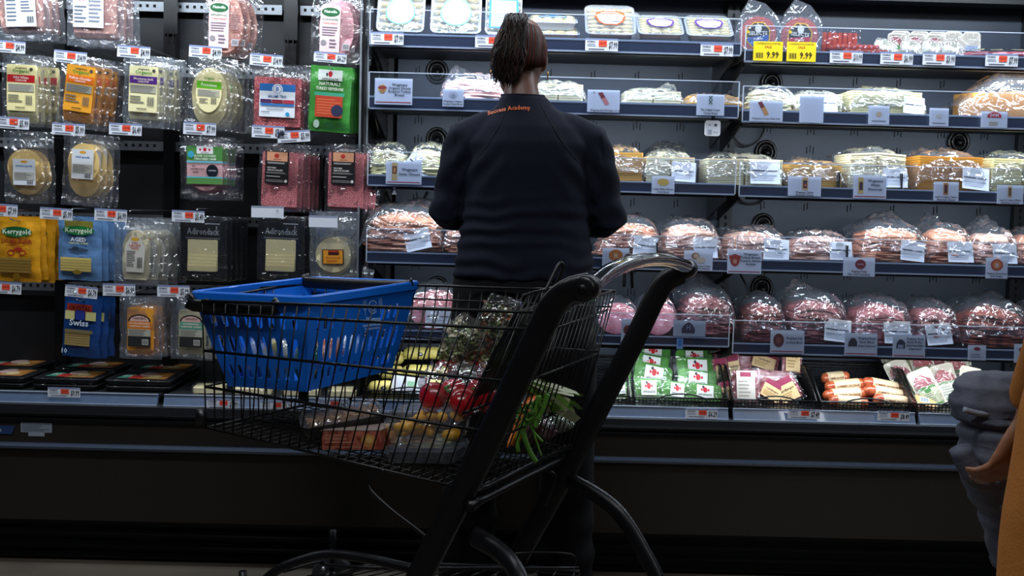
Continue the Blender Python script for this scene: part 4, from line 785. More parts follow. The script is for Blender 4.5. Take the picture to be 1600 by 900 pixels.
tub(1030, .150, .12, .05, 3.83, 'm', 1, .62, bowl('#6a3a9a'), 'clear tub behind the left purple-labelled tub', lumps=False)
# two round salami packs
for px, c, wd, rt in ((1183, '#2558a8', 'blue', -.04), (1245, '#c02a44', 'red', .06)):
    z = SH[('r', 1)][0]-.003; p = atz(px, z, 3.68); t = thing('salami_pack', f'round sliced salami pack with a {wd} striped octagon label', 'sliced salami', (p.x, 3.68, z), (.18, rt, 0))
    b = MB(); o = [(.062*math.cos(a*.2244), .062+.062*math.sin(a*.2244)) for a in range(28)]
    for k in range(4): b.prism([(x*(1-.01*k), z_) for x, z_ in o], .004*k, .004*k+.0036, DM['rarebeef'] if k else MEAT['salami'])
    b.build('salami_slices', t)
    b = MB(); OC = lambda r: [(.5+r*math.cos(a*math.pi/4+.39), .5+r*math.sin(a*math.pi/4+.39)) for a in range(8)]
    b.art([('p', OC(.52), '#e0b02c'), ('p', OC(.47), '#1c1a1e'), ('p', [(.08, .4), (.92, .5), (.92, .3), (.7, .08), (.3, .08), (.08, .3)], c), ('e', .5, .74, .13, .15, '#e9e6df'), ('r', .34, .82, .66, .87, '#e9e6df'), ('t', 'SELECTS', .5, .56, .14, '#e9e6df', .8), ('t', 'SALAMI', .5, .36, .08, '#e9e6df', .5), ('l', .3, .16, .75, .28, 2, '#cfd6e6'), ('e', .1, .62, .06, .06, '#e8c02c')], -.042, .02, .084, .088, -.001); b.build('label', t)
    b = MB(); fv = []
    for s_, yy in ((1, -.003), (1, .018)):
        fv.append([Vector((x*1.0, yy+.003*nz(x*20, z_*20, 3), z_)) for x, z_ in [(-.068, 0), (.0, -.001), (.068, 0), (.078, .06), (.066, .12), (.02, .165), (-.03, .18), (-.06, .13), (-.078, .06)]])
    b.loft(fv, FILMH, False); b.build('bag_film', t)
# beef sticks: standing tray and lying rows
STICK = mat('orange_beef_stick', '#c8462c', .35, noise_=.15, nscale=60, coat=.3)
z = SH[('r', 1)][0]-.003; p = atz(1312, z, 3.74)
t = thing('stick_pack', 'clear pack of upright orange beef sticks at the back of the right top shelf', 'meat sticks', (p.x, 3.76, z), (.1, 0, 0))
for k in range(7): b = MB(); X = -.052+k*.0175; b.tube([(X, 0, .004), (X, 0, .02), (X, .002, .085), (X, .002, .092)], [.006, .0085, .0085, .006], STICK, 10); b.build('stick', t)
b = MB(); b.box(-.067, .067, -.011, .012, 0, .1, FILMV); b.build('clear_shell', t)
for r_, (zz, YY, n, pxc) in enumerate(((.0, 3.64, 8, 1350), (.019, 3.665, 8, 1337))):
    p = atz(pxc, z+zz, YY); t = thing('stick_pack', ('upper' if r_ else 'lower')+' clear pack of beef sticks seen end-on above the 10.99 tag', 'meat sticks', (p.x, YY, z+zz), (.0, 0, 0))
    for k in range(n):
        b = MB(); X = -n/2*.0185+.009+k*.0185; b.tube([(X, -.02, .010), (X, .1, .012)], .0078, STICK, 10, smooth=True); b.tube([(X, -.0205, .010), (X, -.0203, .010)], .0045, DM['ham'], 10); b.build('stick', t)
    b = MB(); b.box(-n/2*.0185-.004, n/2*.0185+.004, -.023, .104, 0, .0185, FILMV); b.build('clear_shell', t)
# cream trays with salami, white cheese packs
CREAM = mat('cream_pack_tray', '#ddd3bf', .45, noise_=.04); MOZZ = mat('mozzarella', '#e9e6d8', .42, sss=.2, noise_=.03)
def cream_tray(loc, rot, label, w=.078, h=.12, top=None, art_=None, lab='#d8d2b4', grp=None, disc_h=.3, name='salami_tray', cat='sliced salami'):
    t = thing(name, label, cat, loc, rot, grp); o = rr(w, h, .012, 3, 0, h/2)
    b = MB(); n = len(o); ctr = (0, h/2)
    rings = [[Vector(((x)*s, yy, h/2+(z_-h/2)*s)) for x, z_ in o] for yy, s in ((.008, .86), (.0, .98), (-.002, 1), (-.003, .98), (-.001, .88), (.004, .82))]
    b.loft(rings, CREAM); b.build('tray', t)
    if top:
        b = MB()
        for k, (dx, dz, r) in enumerate(((-.006, .0, .3), (.008, -.012, .3), (0, -.03, .3))):
            b.prism([(w*.32*math.cos(a*.393)+dx, h*.66+dz+h*.2*math.sin(a*.393)) for a in range(16)], -.0045-.001*k, -.0035-.001*k, top)
        b.build('salami_slices', t)
    if art_: b = MB(); b.art(art_, -w*.38, h*.06, w*.76, h*.5, -.0078); b.build('label', t)
    b = MB(); b.add([(x, -.0085, z_) for x, z_ in rr(w*.9, h*.9, .01, 3, 0, h/2)], [tuple(range(16))], FILMV); b.build('lid_film', t)
    return t
GL = [('r', 0, 0, 1, 1, '#cfd2b0'), ('r', 0, .86, 1, 1, '#5d8a4a'), ('e', .5, .78, .2, .1, '#3f7a3c'), ('l', .1, .2, .9, .65, 5, '#8b8f72'), ('r', 0, 0, 1, .1, '#5d8a4a')]
i = 0
for rowi, (pys, Y, pxs) in enumerate((((78,), 3.80, (1406, 1436, 1464)), ((78,), 3.74, (1401, 1432, 1462)))):
    for k, px in enumerate(pxs):
        p = atz(px, z, Y); cream_tray((p.x, Y, z+(.018 if rowi == 0 else 0)), (-.1, 0, 0), f'{["left", "middle", "right"][k]} cream tray of dark salami in the {"back" if rowi == 0 else "front"} row, right top shelf', .066, .095, MEAT['salami'], GL, grp='cream salami trays on the top shelf')
for k, px in enumerate((1489, 1517)):
    p = atz(px, z, 3.76); t = cream_tray((p.x, 3.76, z), (-.08, 0, 0), f'cream tray turned with its blue printed back outwards, {["left", "right"][k]} of two', .062, .108, None, [('r', 0, 0, 1, 1, '#b5c3d8'), ('t', 'Nutrition Facts', .5, .92, .07, '#2c4a78', .8), ('l', .05, .4, .95, .84, 6, '#3f5f92'), ('l', .1, .08, .9, .36, 4, '#8aa0c4')], grp='cream trays with blue backs')
for k, px in enumerate((1382, 1424, 1458, 1490)):
    p = atz(px, z, 3.65); t = thing('cheese_pack', f'small pack of white cheese rounds on the top shelf, {["first", "second", "third", "fourth"][k]} from left', 'cheese', (p.x, 3.65, z), (-.35, .15, .1*k-.1), 'white cheese packs on the top shelf')
    b = MB(); b.prism(rr(.072, .062, .01, 3, 0, .03), .01, .012, CREAM); b.build('tray', t)
    b = MB(); [b.tube([(-.026+j*.017, .004, .014+.004*j), (-.022+j*.017, .0, .040-.004*j)], [.011, .012], MOZZ, 10) for j in range(3)]; b.build('cheese_rounds', t)
    b = MB(); b.art([('r', 0, 0, 1, 1, '#b9b79a'), ('l', .1, .1, .9, .9, 3, '#6a6f5c')], -.016, .036, .034, .018, -.010); b.build('label', t)
    b = MB(); b.prism(rr(.074, .06, .01, 3, 0, .03), -.012, .009, FILMV); b.build('clear_shell', t)
for k, (px, Y, lift) in enumerate(((1528, 3.66, 0), (1556, 3.68, .004), (1590, 3.67, .004), (1512, 3.76, .01), (1560, 3.80, .02), (1592, 3.80, .024))):
    p = atz(px, z+lift, Y); t = thing('ham_pack', f'glossy dark red cured ham pack, right top shelf, {["front left", "front middle", "front right", "left of the back row", "middle of the back row", "right of the back row"][k]}', 'cured ham', (p.x, Y, z+lift), (0, 0, .2*k-.5), 'cured ham packs on the top shelf')
    b = MB(); b.slab(rr(.085, .1, .03, 5), .0, .02, mat('cured_ham', '#8c3038', .3, nscale=30, col2='#c06a70', coat=.6), lambda x, y: .008-.9*(x*x+y*y)*2+.1*y, True); b.build('ham_slices', t)
    b = MB(); b.art([('r', 0, 0, 1, 1, '#c0b48c'), ('l', .1, .1, .9, .9, 4, '#7a7050')], -.018, -.03, .036, .05, 0); o = b.build('label', t); o.rotation_euler = (-math.pi/2+.2, 0, 0); o.location = (0, 0, .034)
# ------------------------------------------------------------------ lower deck baskets and goods
def crate(pa, pb, label, d=.34, h=.12, Y0=3.60, hands=True):
    z = ZD-.001; p = atz((pa+pb)/2, z, Y0); w = (pb-pa)*Y0/FPX*.98
    t = thing('wicker_crate', label, 'crate', (p.x, Y0, z), (0, 0, 0))
    b = MB(); b.box(-w/2, w/2, 0, d, 0, .003, BLKP); b.build('base', t)
    for nm, (a, c, ax) in {'side_left': (-w/2, 0, 'y'), 'side_right': (w/2, 0, 'y'), 'back': (0, d, 'x'), 'front': (0, 0, 'x')}.items():
        b = MB(); hh = .03 if nm == 'front' else h; L_ = d if ax == 'y' else w; n = int(L_/.012); m_ = max(3, int(hh/.009))
        def hz_(s): return hh if nm in ('front', 'back') else .03+(h-.03)*min(1, (s/L_)*2.2)
        for i in range(n+1):
            s = i*L_/n; H = hz_(s)
            if ax == 'y': b.box(a-.001, a+.001, s-.0014, s+.0014, 0, H, BLKP)
            else: b.box(-w/2+s-.0014, -w/2+s+.0014, c-.001, c+.001, 0, H, BLKP)
        for j in range(m_+1):
            zz = j*hh/m_
            if ax == 'y':
                s0 = 0 if zz < .031 else (zz-.03)/(h-.03)*L_/2.2
                if L_-s0 > .01: b.box(a-.0016, a+.0016, s0, L_, zz-.0016, zz+.0016, BLKP)
            else: b.box(-w/2, w/2, c-.0016, c+.0016, zz-.0016, zz+.0016, BLKP)
        b.build('wicker_side', t)
    b = MB(); rim = [(-w/2, 0, .03), (-w/2, d/2.2, h), (-w/2, d, h), (w/2, d, h), (w/2, d/2.2, h), (w/2, 0, .03)]; b.tube(rim, .0035, BLKP, 6, closed=True); b.build('rim', t)
    if hands:
        b = MB(); b.tube([(.0+w*.28*math.cos(a*.314)*1.0, -.008-.004*math.sin(a*.314), .016+.03*math.sin(a*.314)) for a in range(11)], .0028, BLKP, 6); b.build('handle', t)
    return z, w
crate(905, 985, 'wicker crate just right of the shopper leg, holding one green pack', hands=False); crate(990, 1140, 'wicker crate full of green packs'); crate(1144, 1278, 'wicker crate of snack sausages', hands=True); crate(1280, 1428, 'wicker crate of orange summer sausages')
crate(1430, 1575, 'wicker crate of cream salami trays behind the tan coat'); crate(566, 716, 'wicker crate of yellow packs behind the cart')
def flat_pack(px, py, Y, w, h, fill, art_, label, rot=(0, 0, 0), name='meat_pack', cat='meat pack', grp=None, t_=.012, lw=.5, lh=.45, lz=.5, film_=None, zmin=True):
    p = at(px, py, Y); t = thing(name, label, cat, (p.x, Y, max(p.z, ZD+.003)), rot, grp)
    b = MB(); b.prism(rr(w*.86, h*.84, w*.12, 3, 0, h/2), -t_*.3, t_*.5, fill); b.build('contents', t)
    film_pack(w, h, t_*1.6, px*.13, film_ or FILMV, .04, .0028).build('bag_film', t)
    if art_: b = MB(); b.art(art_, -w*lw/2, h*(lz-lh/2), w*lw, h*lh, -t_*.9-.004); b.build('label', t)
    return t
GP = [('r', 0, 0, 1, 1, '#dfe2df'), ('e', .5, .62, .13, .22, '#c8202c'), ('e', .3, .62, .06, .1, '#c8202c'), ('e', .7, .62, .06, .1, '#c8202c'), ('e', .38, .85, .07, .1, '#20242a'), ('t', 'APPLEGATE', .5, .22, .16, '#5a6a5a', .8)]
GREENP = mat('green_pack_wrap', '#54983c', .3, noise_=.15, nscale=20, coat=.5, bump=.2)
gs = [(1018, 572, 3.86, .12, .07, .1, 'at the back left'), (1085, 577, 3.84, .12, .06, 0, 'at the back right'), (1014, 590, 3.80, .12, .07, .16, 'second row left'), (1090, 598, 3.78, .13, .075, 0, 'right, squared to the front'), (1017, 608, 3.75, .125, .075, .2, 'third row left'), (1088, 613, 3.71, .125, .065, .12, 'lower right'), (1014, 629, 3.67, .10, .065, -.02, 'front left corner'), (1056, 630, 3.66, .09, .06, .1, 'front middle'), (1100, 631, 3.66, .11, .055, .08, 'front right, teal-edged')]
for k, (px, py, Y, w, h, r, wd) in enumerate(gs):
    w *= 1.25; h *= 1.35
    flat_pack(px, py, Y, w, h, GREENP, GP, 'green pack with white label, '+wd+' of the green crate', (-.5, r, 0), grp='green packs in the crate', cat='meat pack', lw=.42, lh=.6)
flat_pack(968, 606, 3.72, .09, .08, GREENP, GP, 'green pack in the narrow crate beside the shopper leg, upper', (-.5, .1, 0), lw=.4); flat_pack(970, 632, 3.67, .09, .07, GREENP, GP, 'green pack in the narrow crate beside the shopper leg, lower', (-.5, -.1, 0), lw=.4)
SNK = mat('snack_sausage', '#7c3038', .35, nscale=60, col2='#b8707a', coat=.4)
SL = [('r', 0, 0, 1, 1, '#e0bf8a'), ('r', 0, .72, 1, 1, '#8c2448'), ('t', 'Landjaeger', .5, .5, .12, '#4a2a1c', .85), ('l', .1, .1, .9, .38, 3, '#a5824c')]
SLW = [('r', 0, 0, 1, 1, '#dcd6cc'), ('r', .2, .8, .8, .96, '#8c2448'), ('l', .1, .1, .9, .7, 5, '#a9a398')]
ss = [(1135, 585, 3.86, .09, .085, -.1, None, 'clear-wrapped at the back left corner'), (1161, 590, 3.84, .06, .08, -.15, None, 'long dark one at the back middle'), (1188, 580, 3.86, .10, .06, .3, SL, 'with an amber label turned sideways at the back'), (1237, 588, 3.80, .06, .105, .06, SL, 'standing upright at the right with a magenta-topped label'), (1131, 606, 3.78, .045, .085, -.15, SL, 'leftmost with a magenta-topped label'),
      (1151, 595, 3.80, .045, .075, -.2, SL, 'second with a magenta-topped label at the left'), (1197, 608, 3.76, .16, .055, .06, None, 'long pink one lying across the middle'), (1142, 630, 3.68, .05, .06, -.2, SL, 'front left corner, dark amber'), (1165, 634, 3.64, .075, .095, .0, SLW, 'front, with a whitish label'), (1197, 627, 3.68, .085, .06, .5, SL, 'front middle, turned, amber label'), (1219, 622, 3.72, .07, .05, .6, SLW, 'behind the front row, grey label'), (1240, 630, 3.68, .075, .075, -.5, SL, 'right, leaning left, amber label'), (1170, 563, 3.9, .12, .06, .1, None, 'half hidden behind the others at the very back')]
for k, (px, py, Y, w, h, r, a_, wd) in enumerate(ss):
    w *= 1.35; h *= 1.35
    flat_pack(px, py, Y, w, h, SNK, a_, 'snack sausage pack, '+wd, (-.35, r, 0), name='sausage_pack', cat='sausage pack', grp='snack sausage packs', lw=.62, lh=.8, lz=.5)
SSM = mat('summer_sausage_casing', '#a8442c', .28, nscale=50, col2='#c8683c', coat=.5); PAPL = mat('sausage_paper_band', '#e2c9a0', .5, nscale=90, noise_=.1)
sg = [(1323, 602, 3.74, .125, -.10, 'upper left'), (1323, 616, 3.70, .135, -.07, 'middle left'), (1326, 629, 3.655, .11, .06, 'lower left'), (1382, 603, 3.74, .13, .18, 'upper right'), (1388, 615, 3.70, .14, .16, 'middle right'), (1398, 627, 3.655, .12, .10, 'lower right'), (1305, 590, 3.80, .08, -.1, 'small back one')]
for k, (px, py, Y, L_, r, wd) in enumerate(sg):
    L_ *= 1.28
    p = at(px, py, Y); p.z = max(p.z, ZD+.02); t = thing('summer_sausage', f'orange-red summer sausage with a cream band, {wd} in its crate', 'sausage', p, (0, r, .1), 'summer sausages')
    b = MB(); b.tube([(x*L_/2, 0, 0) for x in (-1, -.97, -.86, -.6, 0, .6, .86, .97, 1)], [.002, .010, .018, .0205, .021, .0205, .018, .010, .002], SSM, 14); b.build('sausage_body', t)
    b = MB(); b.tube([(x*L_/2, 0, 0) for x in (-.62, -.6, .5, .52)], [.0208, .0216, .0218, .0208], PAPL, 14); b.build('paper_band', t)
    b = MB(); b.text('SUMMER SAUSAGE', -.003, .002, .011, -.0225, pc('#7a3a1c'), L_*.5); b.text('WEGMANS', -.003, -.008, .008, -.0222, pc('#3a2a1c'), L_*.3); b.build('lettering', t)
cs = [(1405, 604, 3.90, 0, -.36), (1413, 606, 3.87, 0, -.34), (1422, 608, 3.84, 0, -.32), (1446, 596, 3.93, 0, -.05), (1476, 598, 3.93, 0, .0), (1500, 602, 3.93, 0, .02), (1446, 606, 3.87, 1, -.12), (1474, 608, 3.87, 1, -.05), (1500, 612, 3.88, 0, .03),
      (1452, 617, 3.80, 1, -.2), (1480, 618, 3.82, 1, -.1), (1503, 622, 3.79, 1, -.12), (1425, 627, 3.76, 1, -.42), (1490, 633, 3.72, 1, -.25), (1463, 640, 3.66, 1, -.42), (1514, 636, 3.68, 1, .2)]
for k, (px, py, Y, dsc, r) in enumerate(cs):
    p = at(px, py, Y); p.z = max(p.z, ZD+.004)
    where = ['leftmost fan, back', 'leftmost fan, second', 'leftmost fan, third', 'back row left', 'back row middle', 'back row right', 'second row left', 'second row middle', 'second row right', 'third row left', 'third row middle', 'third row right', 'leaning far left, large red slices', 'lower right, white label', 'front centre, leaning left', 'small front right one beside the coat'][k]
    p.z += max(0, Y-3.70)*.22; cream_tray(p, (-.42+.02*(k % 3), r, 0), f'cream salami tray in the crate, {where}', .082, .145, DM['rarebeef'] if k in (12, 14) else MEAT['salami'], GL if k % 2 == 0 else [('r', 0, 0, 1, 1, '#d8d8cc'), ('r', 0, .86, 1, 1, '#8aa07a'), ('l', .1, .3, .9, .8, 4, '#9a9c8c'), ('t', 'SALAMI', .5, .14, .14, '#5d7a4a', .7)], grp='cream salami trays in the crate')
p = at(1453, 640, 3.645); flat_pack(1445, 642, 3.645, .085, .05, mat('peach_pack', '#e0a05a', .4), [('r', 0, 0, 1, 1, '#e2a866'), ('r', .25, .35, .7, .9, '#c9cdd6'), ('b', .28, .4, .66, .85, '#3a4a6a')], 'peach coloured pack with a barcode lying at the front of the salami crate', (-.9, .15, 0), lw=.85, lh=.8)
# yellow packs behind the cart
YEL = mat('yellow_soft_pack', '#e0cf72', .38, noise_=.08, nscale=30, bump=.12, coat=.4)
ys = [(612, 560, 3.86, .09, .045, 'upper left'), (652, 552, 3.86, .10, .045, 'top middle'), (684, 552, 3.86, .09, .045, 'top right'), (612, 582, 3.80, .09, .04, 'second row left'), (655, 580, 3.80, .12, .045, 'second row middle'), (700, 582, 3.80, .06, .035, 'second row right'), (596, 605, 3.70, .09, .04, 'front left'), (668, 600, 3.72, .10, .04, 'third row right'), (690, 618, 3.66, .09, .035, 'front right')]
for k, (px, py, Y, w, r_, wd) in enumerate(ys):
    p = at(px, py, Y); p.z = max(p.z, ZD+.02); t = thing('yellow_pack', f'plump yellow pack with black spots, {wd} in the crate behind the cart', 'food pack', p, (0, .05*(k % 3-1), .1*(k % 2)), 'yellow packs behind the cart')
    b = MB(); b.tube([(x*w/2, 0, 0) for x in (-1, -.94, -.75, -.4, 0, .4, .75, .94, 1)], [.004, .012, .021, .024, .023, .024, .021, .012, .004], YEL, 12); b.tube([(-w/2-.012, 0, .002), (-w/2-.002, 0, 0), (-w/2+.004, 0, 0)], [.009, .004, .008], YEL, 8); b.tube([(w/2+.012, 0, .002), (w/2+.002, 0, 0), (w/2-.004, 0, 0)], [.009, .004, .008], YEL, 8); b.build('pack_body', t)
    b = MB(); b.disc(.01, .0, .010, .007, -.0245, pc('#17171a')); b.disc(.012, .001, .005, .003, -.0248, pc('#c9ccd4')); b.build('printed_spots', t)
flat_pack(640, 618, 3.635, .14, .07, mat('white_pack_wrap', '#c9ccd2', .4), [('r', 0, 0, 1, 1, '#cdd0d8'), ('r', .4, .35, .66, .7, '#8fc09a'), ('l', .1, .1, .9, .25, 1, '#8a909c')], 'white pack with a small green patch leaning in front of the yellow packs', (-.4, .1, 0), lw=.9, lh=.8)
for k, (px, w, wd) in enumerate(((326, .10, 'left'), (395, .12, 'middle'), (470, .12, 'right'), (535, .09, 'far right'))):
    p = atz(px, ZD, 3.66); t = thing('cheese_wedge_pack', f'flat pale cheese pack on the deck behind the cart front, {wd}', 'cheese', (p.x, 3.68, ZD), (0, 0, .1), 'pale packs on the deck behind the cart')
    b = MB(); b.slab(rr(w, .1, .012, 3), .001, .018, CHEESE['white']); b.build('cheese', t)
    b = MB(); b.slab(rr(w*1.1, .115, .012, 3), .0, .022, FILMV); b.build('wrap', t)
# ------------------------------------------------------------------ shopping cart
WIRE = mat('black_cart_wire', '#141414', .3, .3, noise_=.15); FRAME = mat('black_cart_frame', '#121214', .34, .35, noise_=.2, nscale=30, bump=.05, bscale=200)
def smooth(P, k=6):
    out = []
    for i in range(len(P)-1):
        p0 = P[max(i-1, 0)]; p1 = P[i]; p2 = P[i+1]; p3 = P[min(i+2, len(P)-1)]
        for j in range(k):
            t = j/k; out.append(.5*((2*p1)+(p2-p0)*t+(2*p0-5*p1+4*p2-p3)*t*t+(3*p1-p0-3*p2+p3)*t**3))
    return out+[P[-1]]
RnT, FnT = at(860, 489, 2.56), at(316, 470, 2.87)
RnB, FnB = at(742, 768, 2.60), at(322, 668, 2.94)
FfT, RfT = Vector((-.60, 3.27, .955)), Vector((.315, 3.04, .968))
RfB, FfB = at(893, 700, 3.02), at(480, 632, 3.20)
cart = thing('shopping_cart', 'black wire shopping cart in front of the shopper, holding groceries and a blue basket', 'shopping cart', (-.2, 2.9, 0))
def cp(mb, name, **kw):
    o = mb.build(name, cart, **kw); o.location = (.2, -2.9, 0); return o
def panel(A, B, C, D, name, vs, nu, r=.0021, rt=.0026, us=None):   # A-B top edge, D-C bottom edge
    P = lambda u, v: (A.lerp(B, u)).lerp(D.lerp(C, u), v)
    b = MB()
    for v, rr_ in vs: b.tube([P(0, v), P(1, v)], rr_, WIRE, 6)
    for i in range(nu+1):
        u = i/nu; b.tube([P(u, 0), P(u, 1)], r, WIRE, 5)
    cp(b, name)
panel(FnT, RnT, RnB, FnB, 'side_panel', ((0, .0045), (.095, .0042), (.385, .0042), (.67, .0042), (1, .0040)), 27)
panel(FfT, RfT, RfB, FfB, 'side_panel', ((0, .0042), (.10, .0030), (.385, .0030), (.67, .0030), (1, .0036)), 27)
panel(FnT, FfT, FfB, FnB, 'front_panel', ((0, .0042), (.1, .003), (.385, .003), (.67, .003), (1, .0036)), 12)
b = MB()
for i in range(31): b.tube([FnB.lerp(RnB, i/30), FfB.lerp(RfB, i/30)], .0016, WIRE, 5)
for i in range(13): b.tube([FnB.lerp(FfB, i/12), RnB.lerp(RfB, i/12)], .0018, WIRE, 5)
cp(b, 'floor_grid')
# rear gate with folded child seat
off = Vector((-.03, .012, 0))
panel(RnT+off*.3, RfT+off*.3, RfB, RnB, 'rear_gate', ((0, .0042), (.12, .003), (.4, .003), (.7, .003), (.98, .0036)), 16)
o1 = Vector((-.085, .03, .035)); lean = Vector((-.05, .02, 0))
A_, B_ = RnT+o1+Vector((.02, .03, 0)), RfT+o1+Vector((0, -.03, 0)); C_, D_ = B_+Vector((-.05, .0, -.30))+lean, A_+Vector((-.09, .02, -.30))+lean
panel(A_, B_, C_, D_, 'seat_back_grid', ((0, .0035), (.3, .0025), (.65, .0025), (1, .0035)), 12)
P = lambda u, v: A_.lerp(B_, u).lerp(D_.lerp(C_, u), v)
b = MB(); q = [P(.12, .18), P(.88, .18), P(.88, .92), P(.12, .92)]; nrm = (q[1]-q[0]).cross(q[3]-q[0]).normalized()*.006
g = [x+nrm*2 for x in q]+[x+nrm*3 for x in q]; b.add(g, [(0, 1, 2, 3), (7, 6, 5, 4), (0, 4, 5, 1), (1, 5, 6, 2), (2, 6, 7, 3), (3, 7, 4, 0)], BLKP); cp(b, 'seat_flap')
for (pa, pb, Y) in (((852, 455), (876, 411), 2.62), ((975, 448), (982, 398), 2.98)):
    b = MB(); a0 = at(*pa, Y); a1 = at(pb[0]-5, pb[1]+6, Y+.02); a2 = at(pb[0]+4, pb[1]+6, Y+.03); a3 = at(pa[0]+13, pa[1]+2, Y+.03); tp = at(*pb, Y+.025)
    b.tube(smooth([a0, a0.lerp(a1, .5), a1, tp, a2, a2.lerp(a3, .5), a3]), .0045, WIRE, 8); cp(b, 'gate_loop')
# uprights: flat oval tubes
wa = Vector((.84, 0, .54))
b = MB(); b.tube(smooth([at(x, y, Y) for x, y, Y in ((645, 925, 2.62), (672, 868, 2.60), (740, 735, 2.56), (800, 610, 2.53), (846, 512, 2.51), (866, 475, 2.50), (890, 455, 2.49), (922, 447, 2.49))]), (.033), FRAME, 14) if False else b.tube(smooth([at(x, y, Y) for x, y, Y in ((645, 925, 2.62), (672, 868, 2.60), (740, 735, 2.56), (800, 610, 2.53), (846, 512, 2.51), (866, 475, 2.50), (890, 455, 2.49), (922, 447, 2.49))]), [(.034, .016)]*43, FRAME, 14, wide=Vector((1, .2, -.4))); cp(b, 'upright_tube')
b = MB(); b.tube(smooth([at(x, y, Y) for x, y, Y in ((778, 935, 3.02), (815, 860, 3.03), (880, 745, 3.05), (940, 630, 3.06), (990, 535, 3.06), (1022, 468, 3.06), (1040, 440, 3.06), (1065, 427, 3.06))]), [(.033, .016)]*43, FRAME, 14, wide=Vector((1, .2, -.4))); cp(b, 'upright_tube')
HB = mat('glossy_black_handle', '#0b0f16', .12, noise_=.1, coat=1)
b = MB(); b.tube(smooth([at(x, y, Y) for x, y, Y in ((925, 446, 2.49), (952, 424, 2.60), (985, 411, 2.72), (1020, 406, 2.84), (1050, 409, 2.95), (1074, 418, 3.04))]), .0195, HB, 18); cp(b, 'handle_bar')
for x, y, Y, r in ((918, 450, 2.49, .031), (1074, 420, 3.06, .027)):
    c = at(x, y, Y); ax = (at(1074, 418, 3.04)-at(925, 446, 2.49)).normalized(); b = MB()
    b.tube([c-ax*.03, c-ax*.026, c+ax*.012, c+ax*.02], [r*.75, r, r, r*.8], BLKP, 18); b.tube([c-ax*.033, c-ax*.029], [.010, .012], FRAME, 12); cp(b, 'handle_end_cap')
def fr(pts, r, name, m=FRAME, k=6, n=10, wide=None):
    b = MB(); s_ = smooth([at(*p) for p in pts], k); b.tube(s_, [r]*len(s_) if isinstance(r, tuple) else r, m, n, wide=wide); return cp(b, name)
fr(((741, 838, 2.57), (775, 858, 2.5), (805, 890, 2.4), (822, 940, 2.34), (826, 1000, 2.32)), (.024, .014), 'rear_leg', wide=Vector((.4, 0, 1)))
fr(((884, 748, 3.05), (930, 772, 3.0), (968, 803, 2.95), (1004, 860, 2.9), (1030, 915, 2.86), (1036, 965, 2.84)), (.022, .013), 'rear_leg', wide=Vector((.6, 0, 1)))
fr(((735, 790, 2.55), (885, 713, 3.05)), .010, 'cross_bar'); fr(((745, 768, 2.57), (882, 698, 3.03)), .006, 'cross_bar')
for x, y, Y in ((736, 790, 2.56), (868, 722, 3.0)):
    b = MB(); c = at(x, y, Y); d_ = (at(885, 713, 3.05)-at(735, 790, 2.55)).normalized(); b.tube([c-d_*.012, c+d_*.022], .014, FRAME, 12); cp(b, 'bar_socket')
fr(((600, 735, 2.70), (582, 745, 2.72), (577, 762, 2.72), (610, 795, 2.69), (655, 830, 2.66), (668, 848, 2.65), (658, 885, 2.64)), .0058, 'support_wire')
fr(((846, 735, 2.98), (862, 738, 2.98), (866, 752, 2.98), (850, 790, 2.99)), .0055, 'support_wire')
# base frame and lower rack
fr(((395, 925, 2.78), (430, 893, 2.76), (468, 876, 2.75), (512, 866, 2.74), (570, 872, 2.70), (640, 888, 2.64), (665, 892, 2.60)), .0125, 'base_rail')
fr(((480, 925, 3.2), (560, 888, 3.2), (640, 884, 3.16), (760, 886, 3.08), (850, 890, 3.0), (905, 895, 2.95)), .0095, 'base_rail')
fr(((442, 893, 2.80), (500, 877, 2.84), (508, 882, 2.84), (600, 887, 2.78), (905, 888, 2.85)), .005, 'rack_wire'); fr(((796, 890, 2.9), (800, 866, 2.9), (892, 866, 2.9), (896, 890, 2.9)), .003, 'rack_loop', k=4, n=6)
b = MB()
for i in range(14): b.tube([at(480+i*32, 900, 2.76-.01*i), at(560+i*26, 886, 3.1-.015*i)], .0022, WIRE, 5)
cp(b, 'lower_rack')
b = MB(); c = at(506, 887, 2.73); b.tube([c, c+Vector((0, -.012, 0))], .006, CHROME, 8); cp(b, 'bolt')
WH = mat('grey_wheel_rubber', '#2a2b2d', .6)
for k, c in enumerate((Vector((.03, 2.34, .062)), Vector((.40, 2.84, .062)), Vector((-.68, 2.86, .062)), Vector((-.50, 3.25, .062)))):
    b = MB(); b.tube([c+Vector((0, -.016, 0)), c+Vector((0, -.012, 0)), c+Vector((0, .012, 0)), c+Vector((0, .016, 0))], [.056, .062, .062, .056], WH, 22); b.tube([c+Vector((0, -.02, 0)), c+Vector((0, .02, 0))], .018, GALV, 12); cp(b, 'wheel')
    b = MB(); b.tube([c+Vector((0, 0, .0)), c+Vector((.0, 0, .075)), c+Vector((0, 0, .14))], .011, FRAME, 8)
    for s_ in (-1, 1): b.tube([c+Vector((0, s_*.022, 0)), c+Vector((0, s_*.022, .075)), c+Vector((0, 0, .085))], .006, FRAME, 8)
    cp(b, 'caster_fork')
b = MB(); c = FnB+Vector((-.012, -.005, .03)); b.tube([c+Vector((0, 0, -.022)), c+Vector((0, 0, .022))], .016, BLKP, 12); cp(b, 'corner_bumper')
b = MB(); c = FfB+Vector((-.012, .005, .03)); b.tube([c+Vector((0, 0, -.022)), c+Vector((0, 0, .022))], .016, BLKP, 12); cp(b, 'corner_bumper')
